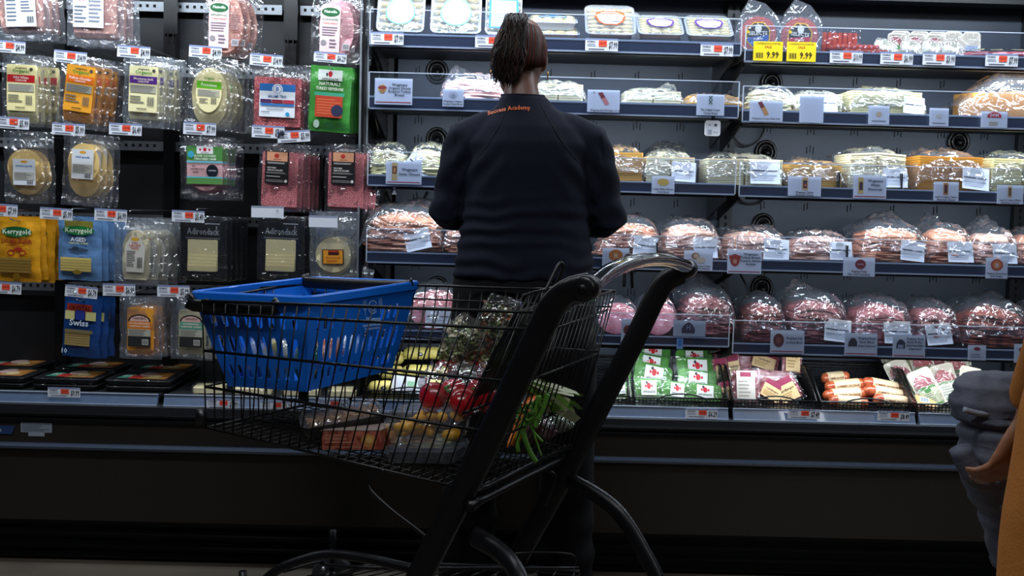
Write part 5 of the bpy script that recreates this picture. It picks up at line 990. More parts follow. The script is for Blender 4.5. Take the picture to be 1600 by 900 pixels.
# ------------------------------------------------------------------ blue hand basket
BLUE = mat('blue_basket_plastic', '#0d66cc', .34, noise_=.06, nscale=12, coat=.15)
L0, N0 = at(302, 456, 2.91), at(481, 464, 2.83); R0 = at(652, 440, 3.19); F0 = L0+(R0-N0)
Lb, Nb, Rb = at(357, 603, 2.93), at(478, 612, 2.86), at(612, 578, 3.15); Fb = Lb+(Rb-Nb)
bk = thing('shopping_basket', 'bright blue plastic hand basket resting in the front of the cart', 'basket', (-.55, 3.0, .7))
def bp_(mb, name, par=None, **kw):
    o = mb.build(name, par or bk, **kw)
    if par is None: o.location = (.55, -3.0, -.7)
    return o
def perf(A, B, C, D, rows_, cols, skip=(), m=BLUE):
    """wall with real slots. A-B top, D-C bottom; rows_: list of (v0,v1,kind)"""
    P = lambda u, v: A.lerp(B, u).lerp(D.lerp(C, u), v)
    b = MB(); K = 5
    def quad(u0, u1, v0, v1): b.add([P(u0, v0), P(u1, v0), P(u1, v1), P(u0, v1)], [(0, 1, 2, 3)], m)
    for v0, v1, kind in rows_:
        if kind == 'solid': quad(0, 1, v0, v1); continue
        m0, m1 = .06, .94; quad(0, m0, v0, v1); quad(m1, 1, v0, v1)
        for i in range(cols):
            u0 = m0+(m1-m0)*i/cols; u1 = m0+(m1-m0)*(i+1)/cols
            if (kind, i) in skip: quad(u0, u1, v0, v1); continue
            hw = (u1-u0)*.24; uc = (u0+u1)/2; ht = v1-v0; rv = ht*.18
            inner = []; outer = []
            for s_ in range(20):
                a = 2*math.pi*s_/20+math.pi/20; ca, sa = math.cos(a), math.sin(a)
                cv = (v0+v1)/2; iu = uc+hw*max(-1, min(1, ca*1.15)); iv = cv+(ht/2*.80)*max(-1, min(1, sa*1.12 if kind == 'oval' else (sa*1.12 if sa < 0 else sa*1.9)))
                if kind != 'oval' and sa > 0: iu = uc+hw*max(-1, min(1, ca*2))
                inner.append((iu, iv)); sc = 1/max(abs(ca), abs(sa)); outer.append((uc+(u1-u0)/2*ca*sc, cv+ht/2*sa*sc))
            vs = [P(*q) for q in outer]+[P(*q) for q in inner]
            b.add(vs, [(j, (j+1) % 20, 20+(j+1) % 20, 20+j) for j in range(20)], m)
            cs_ = [(u0, v0), (u1, v0), (u1, v1), (u0, v1)]
            for (cu, cv_) in cs_:    # fill the corner gaps of the cell
                near = sorted(range(20), key=lambda j: (outer[j][0]-cu)**2*((v1-v0)/(u1-u0))**2+(outer[j][1]-cv_)**2)[:2]
                b.add([P(cu, cv_), P(*outer[near[0]]), P(*outer[near[1]])], [(0, 1, 2)], m)
    return b
RW = [(0, .12, 'solid'), (.12, .34, 'oval'), (.34, .39, 'solid'), (.39, .68, 'oval'), (.68, .73, 'solid'), (.73, .90, 'arch'), (.90, 1, 'solid')]
RWL = [(0, .16, 'solid'), (.16, .36, 'low'), (.36, .42, 'solid'), (.42, .72, 'oval'), (.72, .76, 'solid'), (.76, .90, 'arch'), (.90, 1, 'solid')]
dn = Vector((0, 0, -.012))
for nm, (A, B, C_2, D_2, rws, cols, skip) in {'short_near': (L0, N0, Nb, Lb, RW, 8, ()), 'long_near': (N0, R0, Rb, Nb, RWL, 13, [('low', i) for i in (3, 4, 5, 6, 7, 8, 12)]),
                                    'short_far': (F0, R0, Rb, Fb, RW, 8, ()), 'long_far': (L0, F0, Fb, Lb, RW, 13, ())}.items():
    o = bp_(perf(A+dn, B+dn, C_2, D_2, rws, cols, skip), 'wall_panel')
    md = o.modifiers.new('thick', 'SOLIDIFY'); md.thickness = .0028; md.offset = 0
b = MB(); th = Vector((0, 0, .004)); b.add([Lb, Nb, Rb, Fb, Lb+th, Nb+th, Rb+th, Fb+th], [(0, 1, 2, 3), (7, 6, 5, 4), (0, 4, 5, 1), (1, 5, 6, 2), (2, 6, 7, 3), (3, 7, 4, 0)], BLUE); bp_(b, 'base')
# rim: L profile running around
ctr = (L0+N0+R0+F0)/4; rimpts = []
cs4 = [L0, N0, R0, F0]
for i, c in enumerate(cs4):
    p_, n_ = cs4[i-1], cs4[(i+1) % 4]
    for t in (0, .25, .5, .75, 1):
        a = c+(p_-c).normalized()*.03; e = c+(n_-c).normalized()*.03; rimpts.append(a*(1-t)**2+c*2*t*(1-t)+e*t*t)
rings = []
for p in rimpts:
    d_ = (p-ctr); d_.z = 0; d_.normalize(); rings.append([p+d_*a+Vector((0, 0, z_)) for a, z_ in ((-.004, -.012), (-.004, 0), (-.001, .003), (.012, .003), (.016, -.001), (.016, -.020), (.013, -.020), (.012, -.004), (.002, -.006))])
b = MB(); b.loft(rings, BLUE, False, False, True); bp_(b, 'rim')
# folding handles lying inside the rim
for (A, B, inw, hnear) in ((L0, N0, (F0-L0), 1), (F0, R0, (L0-F0), 0)):
    i_ = inw.normalized(); e = (B-A).normalized(); b = MB()
    if hnear:
        q = [A+e*.02+i_*-.018+Vector((0, 0, -.012)), A+e*.02-i_*.024+Vector((0, 0, -.032)), A.lerp(B, .74)-i_*.024+Vector((0, 0, -.034)), A.lerp(B, .74)-i_*.018+Vector((0, 0, -.014))]
    else:
        q = [A.lerp(B, .02)+i_*.02, A.lerp(B, .06)+i_*.045+Vector((0, 0, -.01)), A.lerp(B, .94)+i_*.045+Vector((0, 0, -.01)), A.lerp(B, .98)+i_*.02]
    b.tube(smooth(q, 4), [(.017, .006)]*13, BLKP, 8, wide=Vector((0, 0, 1))); bp_(b, 'handle')
b = MB(); e = (F0-L0); b.box(0, 1, 0, 1, 0, 1, BLKP, Matrix.Translation(L0+e*.52+Vector((0.004, .0, -.03))) @ Matrix.Rotation(math.atan2(e.y, e.x), 4, 'Z') @ Matrix.Diagonal((e.length*.46, .004, .022, 1))); bp_(b, 'handle')
# white printed mark on the long near wall
ax = (R0-N0).normalized(); dwn = (Nb.lerp(Rb, .5)-N0.lerp(R0, .5)).normalized(); wn = Vector((ax.y, -ax.x, 0)); o0 = N0.lerp(R0, .58)+dwn*.055+wn*.006-ax*.0
PW = pc('#a9c8ec'); b = MB()
def arc(cx, cz, r, a0, a1, w_=.0012, n=12):
    for i in range(n):
        a, c = math.radians(a0+(a1-a0)*i/n), math.radians(a0+(a1-a0)*(i+1)/n)
        b.add([(cx+(r-w_)*math.cos(a), 0, cz+(r-w_)*math.sin(a)), (cx+(r+w_)*math.cos(a), 0, cz+(r+w_)*math.sin(a)), (cx+(r+w_)*math.cos(c), 0, cz+(r+w_)*math.sin(c)), (cx+(r-w_)*math.cos(c), 0, cz+(r-w_)*math.sin(c))], [(0, 1, 2, 3)], PW)
arc(0, .0, .018, 30, 320); arc(.0, .0, .011, 150, 400)
for k in range(3): b.rect(-.038+k*.005, .0, -.0365+k*.005, .024, 0, PW); b.rect(.026+k*.005, .0, .0275+k*.005, .024, 0, PW)
arc(-.0322, .0, .0055, 180, 360, .0009, 8); arc(.0318, 0, .0055, 180, 360, .0009, 8); b.rect(-.033, -.022, -.0315, -.004, 0, PW); b.rect(.031, -.022, .0325, -.004, 0, PW)
b.text('Wegmans', 0, -.034, .020, 0, PW, .06); b.text('PLEASE RETURN BASKET', 0, -.050, .009, 0, PW, .085); b.text('TO FRONT OF STORE', 0, -.060, .008, 0, PW, .07)
o = bp_(b, 'printed_mark'); o.location = o0-Vector((-.55+0, 3.0, .7))+Vector((0, 0, 0)); o.location = o0-Vector((-.55, 3.0, .7)); o.rotation_euler = (-.06, 0, math.atan2(ax.y, ax.x))
# things in the basket
BC = lambda u, v, h_: Lb.lerp(Nb, u).lerp(Fb.lerp(Rb, u), v)+Vector((0, 0, .006+h_))
def lump_bag(name, label, cat, c, dims, m, fm=None, seed=1, rot=0, n=1):
    t = thing(name, label, cat, c, (0, 0, rot)); b = MB(); rings = []
    for i in range(11):
        f = i/10; r = math.sin(math.pi*(.06+.88*f))**.7
        rings.append([Vector((dims[0]/2*r*math.cos(a*.393)*(1+.12*nz(a*.7, f*3, seed)), dims[1]/2*r*math.sin(a*.393)*(1+.12*nz(a*.7, f*3, seed+5)), dims[2]*f)) for a in range(16)])
    b.loft(rings, m); b.build('contents', t)
    if fm:
        b = MB(); b.loft([[Vector((p.x*1.1+.004*nz(p.x*60, p.y*60, seed), p.y*1.1+.004*nz(p.y*60, p.z*60, seed), p.z*1.06+.002+.004*nz(p.z*60, p.x*60, seed)*(p.z > .01))) for p in r] for r in rings], fm); b.build('wrap', t)
    return t
LEM = mat('yellow_snack_bag', '#d8b62c', .35, noise_=.2, nscale=25, col2='#e8e2c4', coat=.4); GRN = mat('leaf_green_bag', '#2f7a34', .35, noise_=.3, nscale=30, coat=.4); WHB = mat('white_blue_bag', '#c4cedc', .35, nscale=30, col2='#6a94c4', coat=.4); ORB = mat('orange_red_bag', '#c8643a', .35, nscale=25, col2='#e0a07a', coat=.4)
lump_bag('snack_bag', 'yellow and white bag inside the blue basket, centre of its near end', 'food bag', BC(.45, .14, 0), (.09, .08, .12), LEM, FILMV, 1)
lump_bag('snack_bag', 'green bag inside the blue basket at its near corner', 'food bag', BC(.86, .14, 0), (.075, .075, .12), GRN, FILMV, 2)
lump_bag('snack_bag', 'white and blue bag inside the blue basket at its left corner', 'food bag', BC(.14, .16, 0), (.07, .08, .11), WHB, FILMV, 3)
lump_bag('snack_bag', 'orange bag inside the blue basket behind the long side', 'food bag', BC(.72, .48, 0), (.09, .11, .12), ORB, FILMV, 4)
lump_bag('snack_bag', 'pale bag inside the blue basket at its far end', 'food bag', BC(.62, .80, 0), (.11, .10, .10), WHB, FILMV, 5)
# ------------------------------------------------------------------ groceries in the cart
def floor_z(x, y):   # height of the cart floor
    n = (RnB-FnB).cross(FfB-FnB); return FnB.z-(n.x*(x-FnB.x)+n.y*(y-FnB.y))/n.z
def onfloor(px, py, Y, lift=.004): p = at(px, py, Y); p.z = floor_z(p.x, p.y)+lift; return p
slope = math.atan2(RnB.z-FnB.z, (RnB-FnB).xy.length)
# black tray with clear lid
p = onfloor(536, 680, 2.93, .028); t = thing('lidded_tray', 'long black food tray with a clear lid tilted in the cart', 'food tray', p, (.03, -.16, .24))
b = MB(); o2 = rr(.225, .14, .02); b.loft([[Vector((x*s, y*s, z_)) for x, y in o2] for z_, s in ((0, .9), (.03, 1), (.032, 1), (.032, .95), (.006, .88))], BTRAY); b.build('tray', t)
b = MB(); b.loft([[Vector((x*s, y*s, z_)) for x, y in o2] for z_, s in ((.033, 1), (.036, 1), (.052, .88))], FILMH, False); b.build('clear_lid', t)
b = MB(); R = random.Random(4)
for k in range(10): b.slab([(q[0]-.08+.018*k, q[1]+R.uniform(-.02, .02)) for q in rr(.03, .08, .01, 2)], .012+.002*(k % 3), .04, mat('fried_filling', '#8a6238', .5, nscale=60, col2='#b58a5a'))
b.build('filling', t)
# carton
p = onfloor(562, 712, 2.86); t = thing('red_carton', 'small red-brown printed carton lying on the cart floor', 'carton', p, (0, slope*-1*-1, -.30))
CART = mat('red_printed_board', '#8c3a2c', .42, nscale=45, col2='#b86a54'); b = MB(); b.box(-.085, .085, -.05, .05, 0, .05, CART); b.box(-.086, .086, -.051, .051, .050, .052, mat('carton_top', '#8f7d74', .35, nscale=40)); b.build('box_body', t)
b = MB(); b.art([('l', .05, .3, .6, .85, 3, '#c98a70'), ('l', .05, .08, .9, .2, 1, '#c98a70')], -.085, 0, .17, .05, -.0503); b.disc(.05, .024, .022, .018, -.0505, pc('#c98a4a')); b.disc(.052, .026, .010, .009, -.0508, pc('#e0b86a')); b.build('print', t)
# clamshell of yellow fruit on a dark clamshell
FRU = mat('yellow_fruit_chunk', '#d8a21c', .35, noise_=.15, nscale=30, sss=.2); CLAM = film('clamshell_clear', .07, .6, .1, bump=.2, bscale=20)
p = onfloor(668, 745, 2.80); t = thing('clamshell_box', 'dark-based clear clamshell underneath the yellow fruit in the cart', 'food box', p, (0, slope, -.30), None)
b = MB(); o2 = rr(.2, .14, .02); b.loft([[Vector((x*s, y*s, z_)) for x, y in o2] for z_, s in ((0, .9), (.03, 1), (.04, .96))], CLAM, False); b.build('shell', t)
b = MB(); b.loft([[Vector((x*s, y*s, z_)) for x, y in o2] for z_, s in ((.004, .84), (.028, .9))], mat('dark_berries', '#26262e', .4, nscale=80, col2='#3e4250'), False); b.build('berries', t)
p2 = p+Vector((.0, .01, .05)); t = thing('clamshell_box', 'clear clamshell of yellow fruit pieces in the cart', 'food box', p2, (0, slope, -.30))
b = MB(); b.loft([[Vector((x*s, y*s, z_)) for x, y in o2] for z_, s in ((0, .88), (.045, 1), (.048, 1.04), (.052, 1), (.08, .86), (.085, .8))], CLAM, False); b.build('shell', t)
R = random.Random(8)
for k in range(22):
    b = MB(); c = Vector((R.uniform(-.08, .08), R.uniform(-.05, .05), .012+.022*(k//8)+R.uniform(0, .006))); d_ = Vector((R.uniform(-1, 1), R.uniform(-1, 1), R.uniform(-.4, .4))).normalized()*.018
    b.tube([c-d_, c-d_*.5, c+d_*.5, c+d_], [.006, .013, .013, .006], FRU, 8); b.build('fruit_piece', t)
# bag of red peppers
RED = mat('red_pepper_skin', '#b31420', .2, noise_=.2, nscale=12, coat=.6); GST = mat('green_stem', '#4a7a2c', .5)
def pepper_m():
    b = MB(); rings = []
    for i in range(12):
        f = i/11; rr_ = (math.sin(math.pi*(.08+.9*f)))**.55*(1-.12*f)
        rings.append([Vector((.040*rr_*math.cos(a*.314)*(1+.09*math.cos(3*a*.314)), .040*rr_*math.sin(a*.314)*(1+.09*math.cos(3*a*.314)), .075*(f-.5))) for a in range(20)])
    b.loft(rings, RED); return b
pb_ = p2+Vector((.075, .03, .075)); k = 0
for dx, dy, dz, rx, ry in ((-.062, -.02, .0, .9, .3), (.012, -.04, -.008, -.8, .5), (.075, -.02, .0, .5, 1.1), (-.02, .045, .0, 1.2, .2), (.055, .045, .01, .4, -.8)):
    k += 1; t = thing('red_pepper', f'glossy red bell pepper in the clear bag, {["leftmost", "front middle", "right, against the upright", "back left", "back right"][k-1]}', 'pepper', pb_+Vector((dx, dy, dz+.035)), (rx, ry, k), 'red peppers in the cart')
    pepper_m().build('pepper_flesh', t); b = MB(); b.tube([(0, 0, .030), (0, .001, .042), (.004, .002, .052)], [.010, .005, .004], GST, 8); b.build('stem', t)
def veil(name, label, cat, c, dims, seed, m=FILMB, open_top=True, rot=0, amp=.014, tilt=(0, 0)):
    t = thing(name, label, cat, c, (tilt[0], tilt[1], rot)); b = MB(); rings = []; nI, nJ = 16, 30
    for i in range(nI+1):
        f = i/nI; r = (math.sin(math.pi*min(.5, .05+.6*f)))**.6*(1-.35*max(0, f-.6)/.4)
        fl = 1-(.75*max(0, f-.7)/.3 if open_top else 0)
        rings.append([Vector((dims[0]/2*r*math.cos(a*2*math.pi/nJ)+amp*nz(a*.8, f*4, seed)*f, dims[1]/2*r*fl*math.sin(a*2*math.pi/nJ)+amp*nz(a*.8, f*4, seed+9), dims[2]*f+(amp*nz(a*.5, 3, seed) if i == nI else 0)+amp*.4*nz(a, f*6, seed+3)*f)) for a in range(nJ)])
    b.loft(rings, m, True, False); b.build('bag_film', t); return t
veil('produce_bag', 'clear plastic bag around the red peppers in the cart', 'plastic bag', pb_+Vector((.005, .005, -.012)), (.235, .165, .135), 3)
# bagged salads
SAL = [mat('salad_leaf_pale', '#8f9a6a', .5, noise_=.2), mat('salad_leaf_dark', '#5a7038', .5, noise_=.2), mat('salad_carrot', '#b8683a', .5), mat('salad_cream', '#b8ae94', .5), mat('salad_brown', '#7a5c40', .5)]
def leaf(b, c, s, m, R):
    a, e = R.uniform(0, 6.28), R.uniform(-.8, .8); X = Vector((math.cos(a)*math.cos(e), math.sin(a)*math.cos(e), math.sin(e))); Yv = X.cross(Vector((R.uniform(-1, 1), R.uniform(-1, 1), R.uniform(-1, 1)))).normalized(); Z = X.cross(Yv)
    v = []
    for i in range(5):
        f = i/4*2-1; w_ = (1-f*f)**.5*.55+.05
        for g_ in (-1, 0, 1): v.append(c+X*f*s+Yv*g_*w_*s+Z*(g_*g_*.3+.2*f*f)*s*R.uniform(.6, 1.3))
    b.add(v, [(i*3+j, i*3+j+1, i*3+j+4, i*3+j+3) for i in range(4) for j in range(2)], m, True)
def salad(label, c, dims, seed, mix, rot=0, tilt=(0, 0)):
    t = veil('salad_bag', label, 'salad bag', c, dims, seed, FILMV, True, rot, .010, tilt); R = random.Random(seed); b = MB()
    for k in range(420):
        f = R.random()**.9; a = R.uniform(0, 6.28); q = R.random()**.5*.86
        pt = Vector((dims[0]*.42*q*math.cos(a), dims[1]*.40*q*math.sin(a)*(1-.5*f), dims[2]*(.05+.78*f))); leaf(b, pt, R.uniform(.008, .016), SAL[R.choice(mix)], R)
    b.build('salad_leaves', t, kind='stuff')
salad('bag of green salad lying above the red peppers, its left end', pb_+Vector((-.02, .05, .105)), (.15, .10, .14), 11, [0, 0, 3, 3, 1], .2, (0, .5))
salad('upright bag of brown and green salad beside the cart upright', pb_+Vector((.075, .055, .10)), (.13, .09, .20), 12, [0, 1, 2, 3, 4, 4], .2, (0, .22))
# greens, carrots and green stems at the rear of the cart
R = random.Random(5); pc_ = onfloor(835, 700, 2.80, .0)
t = thing('lettuce_head', 'head of pale green romaine lying at the rear of the cart', 'lettuce', at(858, 618, 2.86), (0, .5, .4)); b = MB()
for k in range(34):
    a = R.uniform(0, 6.28); r = R.uniform(.0, .03); x = R.uniform(-.03, .03); v = []; L_ = R.uniform(.07, .11)
    for i in range(7):
        f = i/6; w_ = .008+.028*f*(1.2-f); rad = r*(.5+f)+.012*f*nz(k, f*4, 1)
        for g_ in (-1, 0, 1): v.append(Vector((x-.06+L_*f*1.3, (rad)*math.cos(a)-g_*w_*math.sin(a), (rad)*math.sin(a)+g_*w_*math.cos(a)+.004*nz(f*9, g_, k))))
    b.add(v, [(i*3+j, i*3+j+1, i*3+j+4, i*3+j+3) for i in range(6) for j in range(2)], [mat('romaine_rib', '#b9bf9a', .5), mat('romaine_leaf', '#6f9a3c', .5, noise_=.25)][k % 2], True)
b.build('lettuce_leaves', t, kind='stuff')
for k in range(3):
    a0 = at(793+8*k, 700-4*k, 2.70+.02*k); a1 = at(826+5*k, 628-3*k, 2.80+.01*k); b = MB(); b.tube([a0, a0.lerp(a1, .1), a0.lerp(a1, .6), a1], [.002, .006, .011, .012], mat('carrot_skin', '#d8701c', .45, noise_=.2), 10)
    tag(b.build('carrot'), f'orange carrot behind the near cart upright, {["leftmost", "middle", "rightmost"][k]} of three', 'carrot', 'carrots in the cart')
stems = [((822, 648), (818, 676), (828, 706), (838, 722), .0065), ((822, 650), (812, 672), (808, 690), (810, 706), .0055), ((826, 655), (832, 672), (842, 684), (848, 690), .003), ((836, 640), (834, 672), (840, 694), (846, 712), .0025), ((842, 618), (838, 640), (828, 656), (822, 664), .007), ((856, 615), (848, 640), (840, 655), (836, 668), .006)]
GS = mat('green_onion_stem', '#5f9a34', .4, noise_=.2, coat=.2)
t = thing('green_onions', 'bunch of bright green onion stems hanging through the rear cart gate', 'vegetable', at(825, 660, 2.72))
for *q, r in stems:
    b = MB(); b.tube(smooth([at(x, y, 2.72)-t.location for x, y in q], 5), r, GS, 8); b.build('stem', t)
b = MB(); R = random.Random(6)
for k in range(40): leaf(b, Vector((R.uniform(-.03, .03), R.uniform(-.015, .015), R.uniform(-.01, .05))), R.uniform(.006, .012), mat('curly_green_leaf', '#4f7f30', .5, noise_=.2), R)
b.build('curly_leaves', t, kind='stuff')
lump_bag('tomato_bag', 'dark red bag of produce low at the rear of the cart', 'food bag', onfloor(838, 700, 2.97, .006), (.12, .09, .07), mat('dark_red_produce', '#6a1a1e', .35, noise_=.3, nscale=30), FILMB, 9)
lump_bag('grey_green_bag', 'bag of muted greens at the rear of the cart under the romaine', 'food bag', at(868, 676, 3.0), (.10, .08, .05), mat('pale_green_produce', '#5f6c56', .5, nscale=60, col2='#8c9478'), FILMB, 10)
# ------------------------------------------------------------------ people
def fuse(mb_list, voxel, smooth_it, name, m, parent=None):
    """merge closed lofts into one continuous skin with a voxel remesh"""
    b = MB()
    for rings in mb_list: b.loft(rings, m, True)
    o = b.build(name)
    md = o.modifiers.new('r', 'REMESH'); md.mode = 'VOXEL'; md.voxel_size = voxel; md.use_smooth_shade = True
    ms = o.modifiers.new('s', 'SMOOTH'); ms.iterations = smooth_it; ms.factor = .6
    bpy.context.view_layer.update()
    me = bpy.data.meshes.new_from_object(o.evaluated_get(bpy.context.evaluated_depsgraph_get()))
    bpy.data.objects.remove(o); me.materials.clear(); me.materials.append(m)
    me.polygons.foreach_set('use_smooth', [True]*len(me.polygons))
    o = bpy.data.objects.new(name, me); COL.objects.link(o)
    if parent: o.parent = parent; o.location = -parent.location
    return o
def ring(c, rx, ry, n=24, tilt=0, e=1):
    c = Vector(c); out = []
    for i in range(n):
        a = 2*math.pi*i/n; ca, sa = math.cos(a), math.sin(a)
        x = rx*abs(ca)**e*(1 if ca > 0 else -1); y = ry*abs(sa)**e*(1 if sa > 0 else -1)
        out.append(c+Vector((x, y*math.cos(tilt), y*math.sin(tilt))))
    return out
def limb(pts, rad, n=16, wide=None):
    b = MB(); b.tube(pts, rad, None, n, wide=wide); return [[Vector(v) for v in b.v[i*n:(i+1)*n]] for i in range(len(pts))]
def ell(c, rx, ry, rz, rot=(0, 0, 0), n=20, m=12):
    M = Euler(rot).to_matrix(); c = Vector(c); rs = []
    for i in range(m+1):
        t = -math.pi/2+math.pi*(i+.02)/(m+.04); rs.append([c+M @ Vector((rx*math.cos(t)*math.cos(2*math.pi*j/n), ry*math.cos(t)*math.sin(2*math.pi*j/n), rz*math.sin(t))) for j in range(n)])
    return rs
def skinmat(): return mat('brown_skin', '#5f3a2a', .45, noise_=.12, nscale=30, sss=.12)
SKIN = skinmat(); SHIRT = mat('navy_jersey', '#0e1220', .9, spec=.2, noise_=.2, nscale=90, bump=.12, bscale=400); TROU = mat('black_trouser_cloth', '#09090b', .85, spec=.2, noise_=.2, nscale=60, bump=.1, bscale=300)
PX, PY = .062, 3.27
def W_(x, y, z): return Vector((PX+x, PY+y, z))
person = thing('person', 'person in a navy top and black trousers seen from behind at the case', 'person', (PX, PY, 0))
# --- hands: five separate bent fingers
def hand(wrist, dirv, palmn, side, s=1.0):
    d = Vector(dirv).normalized(); n = Vector(palmn); n = (n-d*n.dot(d)).normalized(); l = d.cross(n)*side
    out = [limb([wrist-d*.02, wrist+d*.012, wrist+d*.05, wrist+d*.088, wrist+d*.098], [(.024, .018), (.028, .019), (.038, .016), (.039, .014), (.03, .01)], 14, wide=l)]
    for k, (o_, L_) in enumerate(((-.030, .066), (-.010, .076), (.010, .070), (.029, .054))):
        b0 = wrist+d*.085+l*o_; p1 = b0+d*L_*.45+n*.006; p2 = p1+d*L_*.28+n*.016; p3 = p2+d*L_*.18+n*.020
        out.append(limb([b0-d*.015, b0, p1, p2, p3, p3+n*.005], [.0088, .0088, .0082, .0076, .0066, .003], 10))
    t0 = wrist+d*.025-l*.028; t1 = t0+d*.030-l*.022+n*.008; t2 = t1+d*.028-l*.004+n*.010; out.append(limb([t0, t1, t2, t2+d*.012+n*.004], [.012, .0105, .009, .004], 10)); return out
sh = {s: W_(s*.168, .0, 1.405) for s in (-1, 1)}
el = {-1: W_(-.245, .04, 1.175), 1: W_(.258, .03, 1.165)}
wr = {-1: W_(-.145, .255, 1.165), 1: W_(.115, .27, 1.125)}
hd = {-1: Vector((.55, .75, -.15)), 1: Vector((-.55, .75, -.15))}
neck0, head_c = W_(-.018, .01, 1.50), W_(-.030, .075, 1.650)
TH = .42     # head tipped forward
HM = Matrix.Translation(head_c) @ Matrix.Rotation(-TH, 4, 'X')
def H(x, y, z): return HM @ Vector((x, y, z))
def headring(z, rx, ry, cy=0, n=28): return [H(rx*math.cos(2*math.pi*i/n), cy+ry*math.sin(2*math.pi*i/n), z) for i in range(n)]
body = []
body.append([headring(z, rx, ry, cy) for z, rx, ry, cy in ((-.118, .022, .02, .055), (-.108, .040, .045, .045), (-.085, .056, .075, .022), (-.05, .066, .090, .008), (-.01, .073, .097, .0), (.03, .077, .099, -.004), (.06, .074, .094, -.006), (.085, .062, .078, -.006), (.102, .038, .048, -.006), (.108, .012, .015, -.006))])
body.append(limb([neck0-Vector((0, .0, .06)), neck0, neck0.lerp(H(0, -.015, -.06), .5), H(0, -.005, -.045)], [.066, .056, .051, .050], 20))
body.append(ell(H(0, .100, -.025), .012, .020, .022, (-TH, 0, 0)))                        # nose
body.append(ell(H(0, .108, -.036), .017, .010, .009, (-TH, 0, 0)))
body.append(ell(H(0, .088, -.066), .026, .012, .0065, (-TH, 0, 0))); body.append(ell(H(0, .086, -.076), .023, .012, .0070, (-TH, 0, 0)))   # lips
for s in (-1, 1):
    body.append(ell(H(s*.076, -.004, -.022), .008, .017, .030, (-TH+.1, s*.25, s*.3)))
    body.append(ell(H(s*.032, .080, .018), .022, .014, .007, (-TH, 0, 0)))               # brow
    body.append(limb([sh[s], sh[s].lerp(el[s], .5), el[s], el[s].lerp(wr[s], .35), el[s].lerp(wr[s], .75), wr[s]], [.050, .045, .038, .038, .030, .025]))
    body += hand(wr[s], hd[s], (0, .1, -1), s)
body.append([ring(W_(0, y, z), rx, ry) for z, rx, ry, y in ((.84, .14, .10, 0), (.95, .18, .11, 0), (1.1, .15, .09, 0), (1.25, .15, .095, 0), (1.38, .14, .085, 0), (1.45, .075, .06, 0), (1.50, .05, .05, 0))])
for s in (-1, 1): body.append(limb([W_(s*.09, 0, .9), W_(s*.13, 0, .5), W_(s*.15, .01, .1), W_(s*.155, .0, .06)], [.075, .05, .035, .035])); 
bo = fuse(body, .0055, 3, 'body', SKIN, person)
# eyes, lids closed-ish looking down
for s in (-1, 1):
    b = MB(); b.loft(ell(H(s*.032, .084, -.002), .012, .012, .011), mat('eye_white', '#cfcac4', .2)); b.loft(ell(H(s*.032, .0935, -.004), .005, .004, .005), mat('dark_iris', '#20120c', .15)); o = b.build('eye', person); o.location = -person.location
# --- shirt
S = []
S.append([ring(W_(cx, y, z), rx, ry, 36, 0, .92) for z, rx, ry, y, cx in ((.985, .213, .140, 0, 0), (1.0, .214, .141, 0, 0), (1.04, .208, .136, 0, 0), (1.10, .198, .128, .0, 0), (1.16, .190, .124, .0, 0), (1.24, .188, .125, 0, 0), (1.32, .192, .128, -.002, 0), (1.38, .190, .122, -.002, 0), (1.43, .160, .105, 0, 0), (1.465, .122, .088, .004, -.004), (1.495, .088, .074, .008, -.010), (1.522, .070, .062, .012, -.016), (1.530, .060, .055, .014, -.018))])
for s in (-1, 1):
    S.append(limb([W_(s*.06, .005, 1.435), W_(s*.12, .0, 1.418), sh[s]+Vector((s*.016, 0, -.015)), sh[s].lerp(el[s], .35)+Vector((s*.008, -.008, 0)), sh[s].lerp(el[s], .75), el[s]+Vector((0, -.010, -.008)), el[s]+(wr[s]-el[s])*.12+Vector((0, -.004, -.006)), el[s].lerp(wr[s], .45), el[s].lerp(wr[s], .72), el[s].lerp(wr[s], .73)],
                  [.055, .062, .066, .061, .054, .050, .050, .044, .038, .030], 20))
so = fuse(S, .0062, 5, 'navy_top', SHIRT, person)
NS = [q.normal.copy() for q in so.data.vertices]
for v in so.data.vertices:     # cloth folds
    p = v.co; rel = p-Vector((PX, PY, 0)); n = NS[v.index]; torso = abs(rel.x) < .215; d = 0
    if torso and p.z < 1.24:
        ph = p.z*135+6.5*nz(rel.x*5, p.z*3, 1.0)+2.5*nz(rel.x*11, p.z*9, 4); f = min(1, (1.24-p.z)/.08); d += .0050*math.sin(ph)*f*(.35+1.1*nz(rel.x*4, p.z*12, 2)+.35)
    if torso and p.z >= 1.20:
        q = abs(rel.x); diag = (p.z*1.0+ (q)*1.25)*60+2*nz(rel.x*5, p.z*6, 7); f = max(0, min(1, (q-.05)/.1))*max(0, 1-(abs(p.z-1.32)/.13)); d += .0055*math.sin(diag)*f
    if not torso:
        ph = p.z*70+rel.y*40+2*nz(rel.x*8, p.z*6, 3); d += .0030*math.sin(ph)
    d += .0025*nz(rel.x*14, rel.y*14, p.z*14)
    v.co = p+n*d
so.data.update(); bpy.context.view_layer.update()
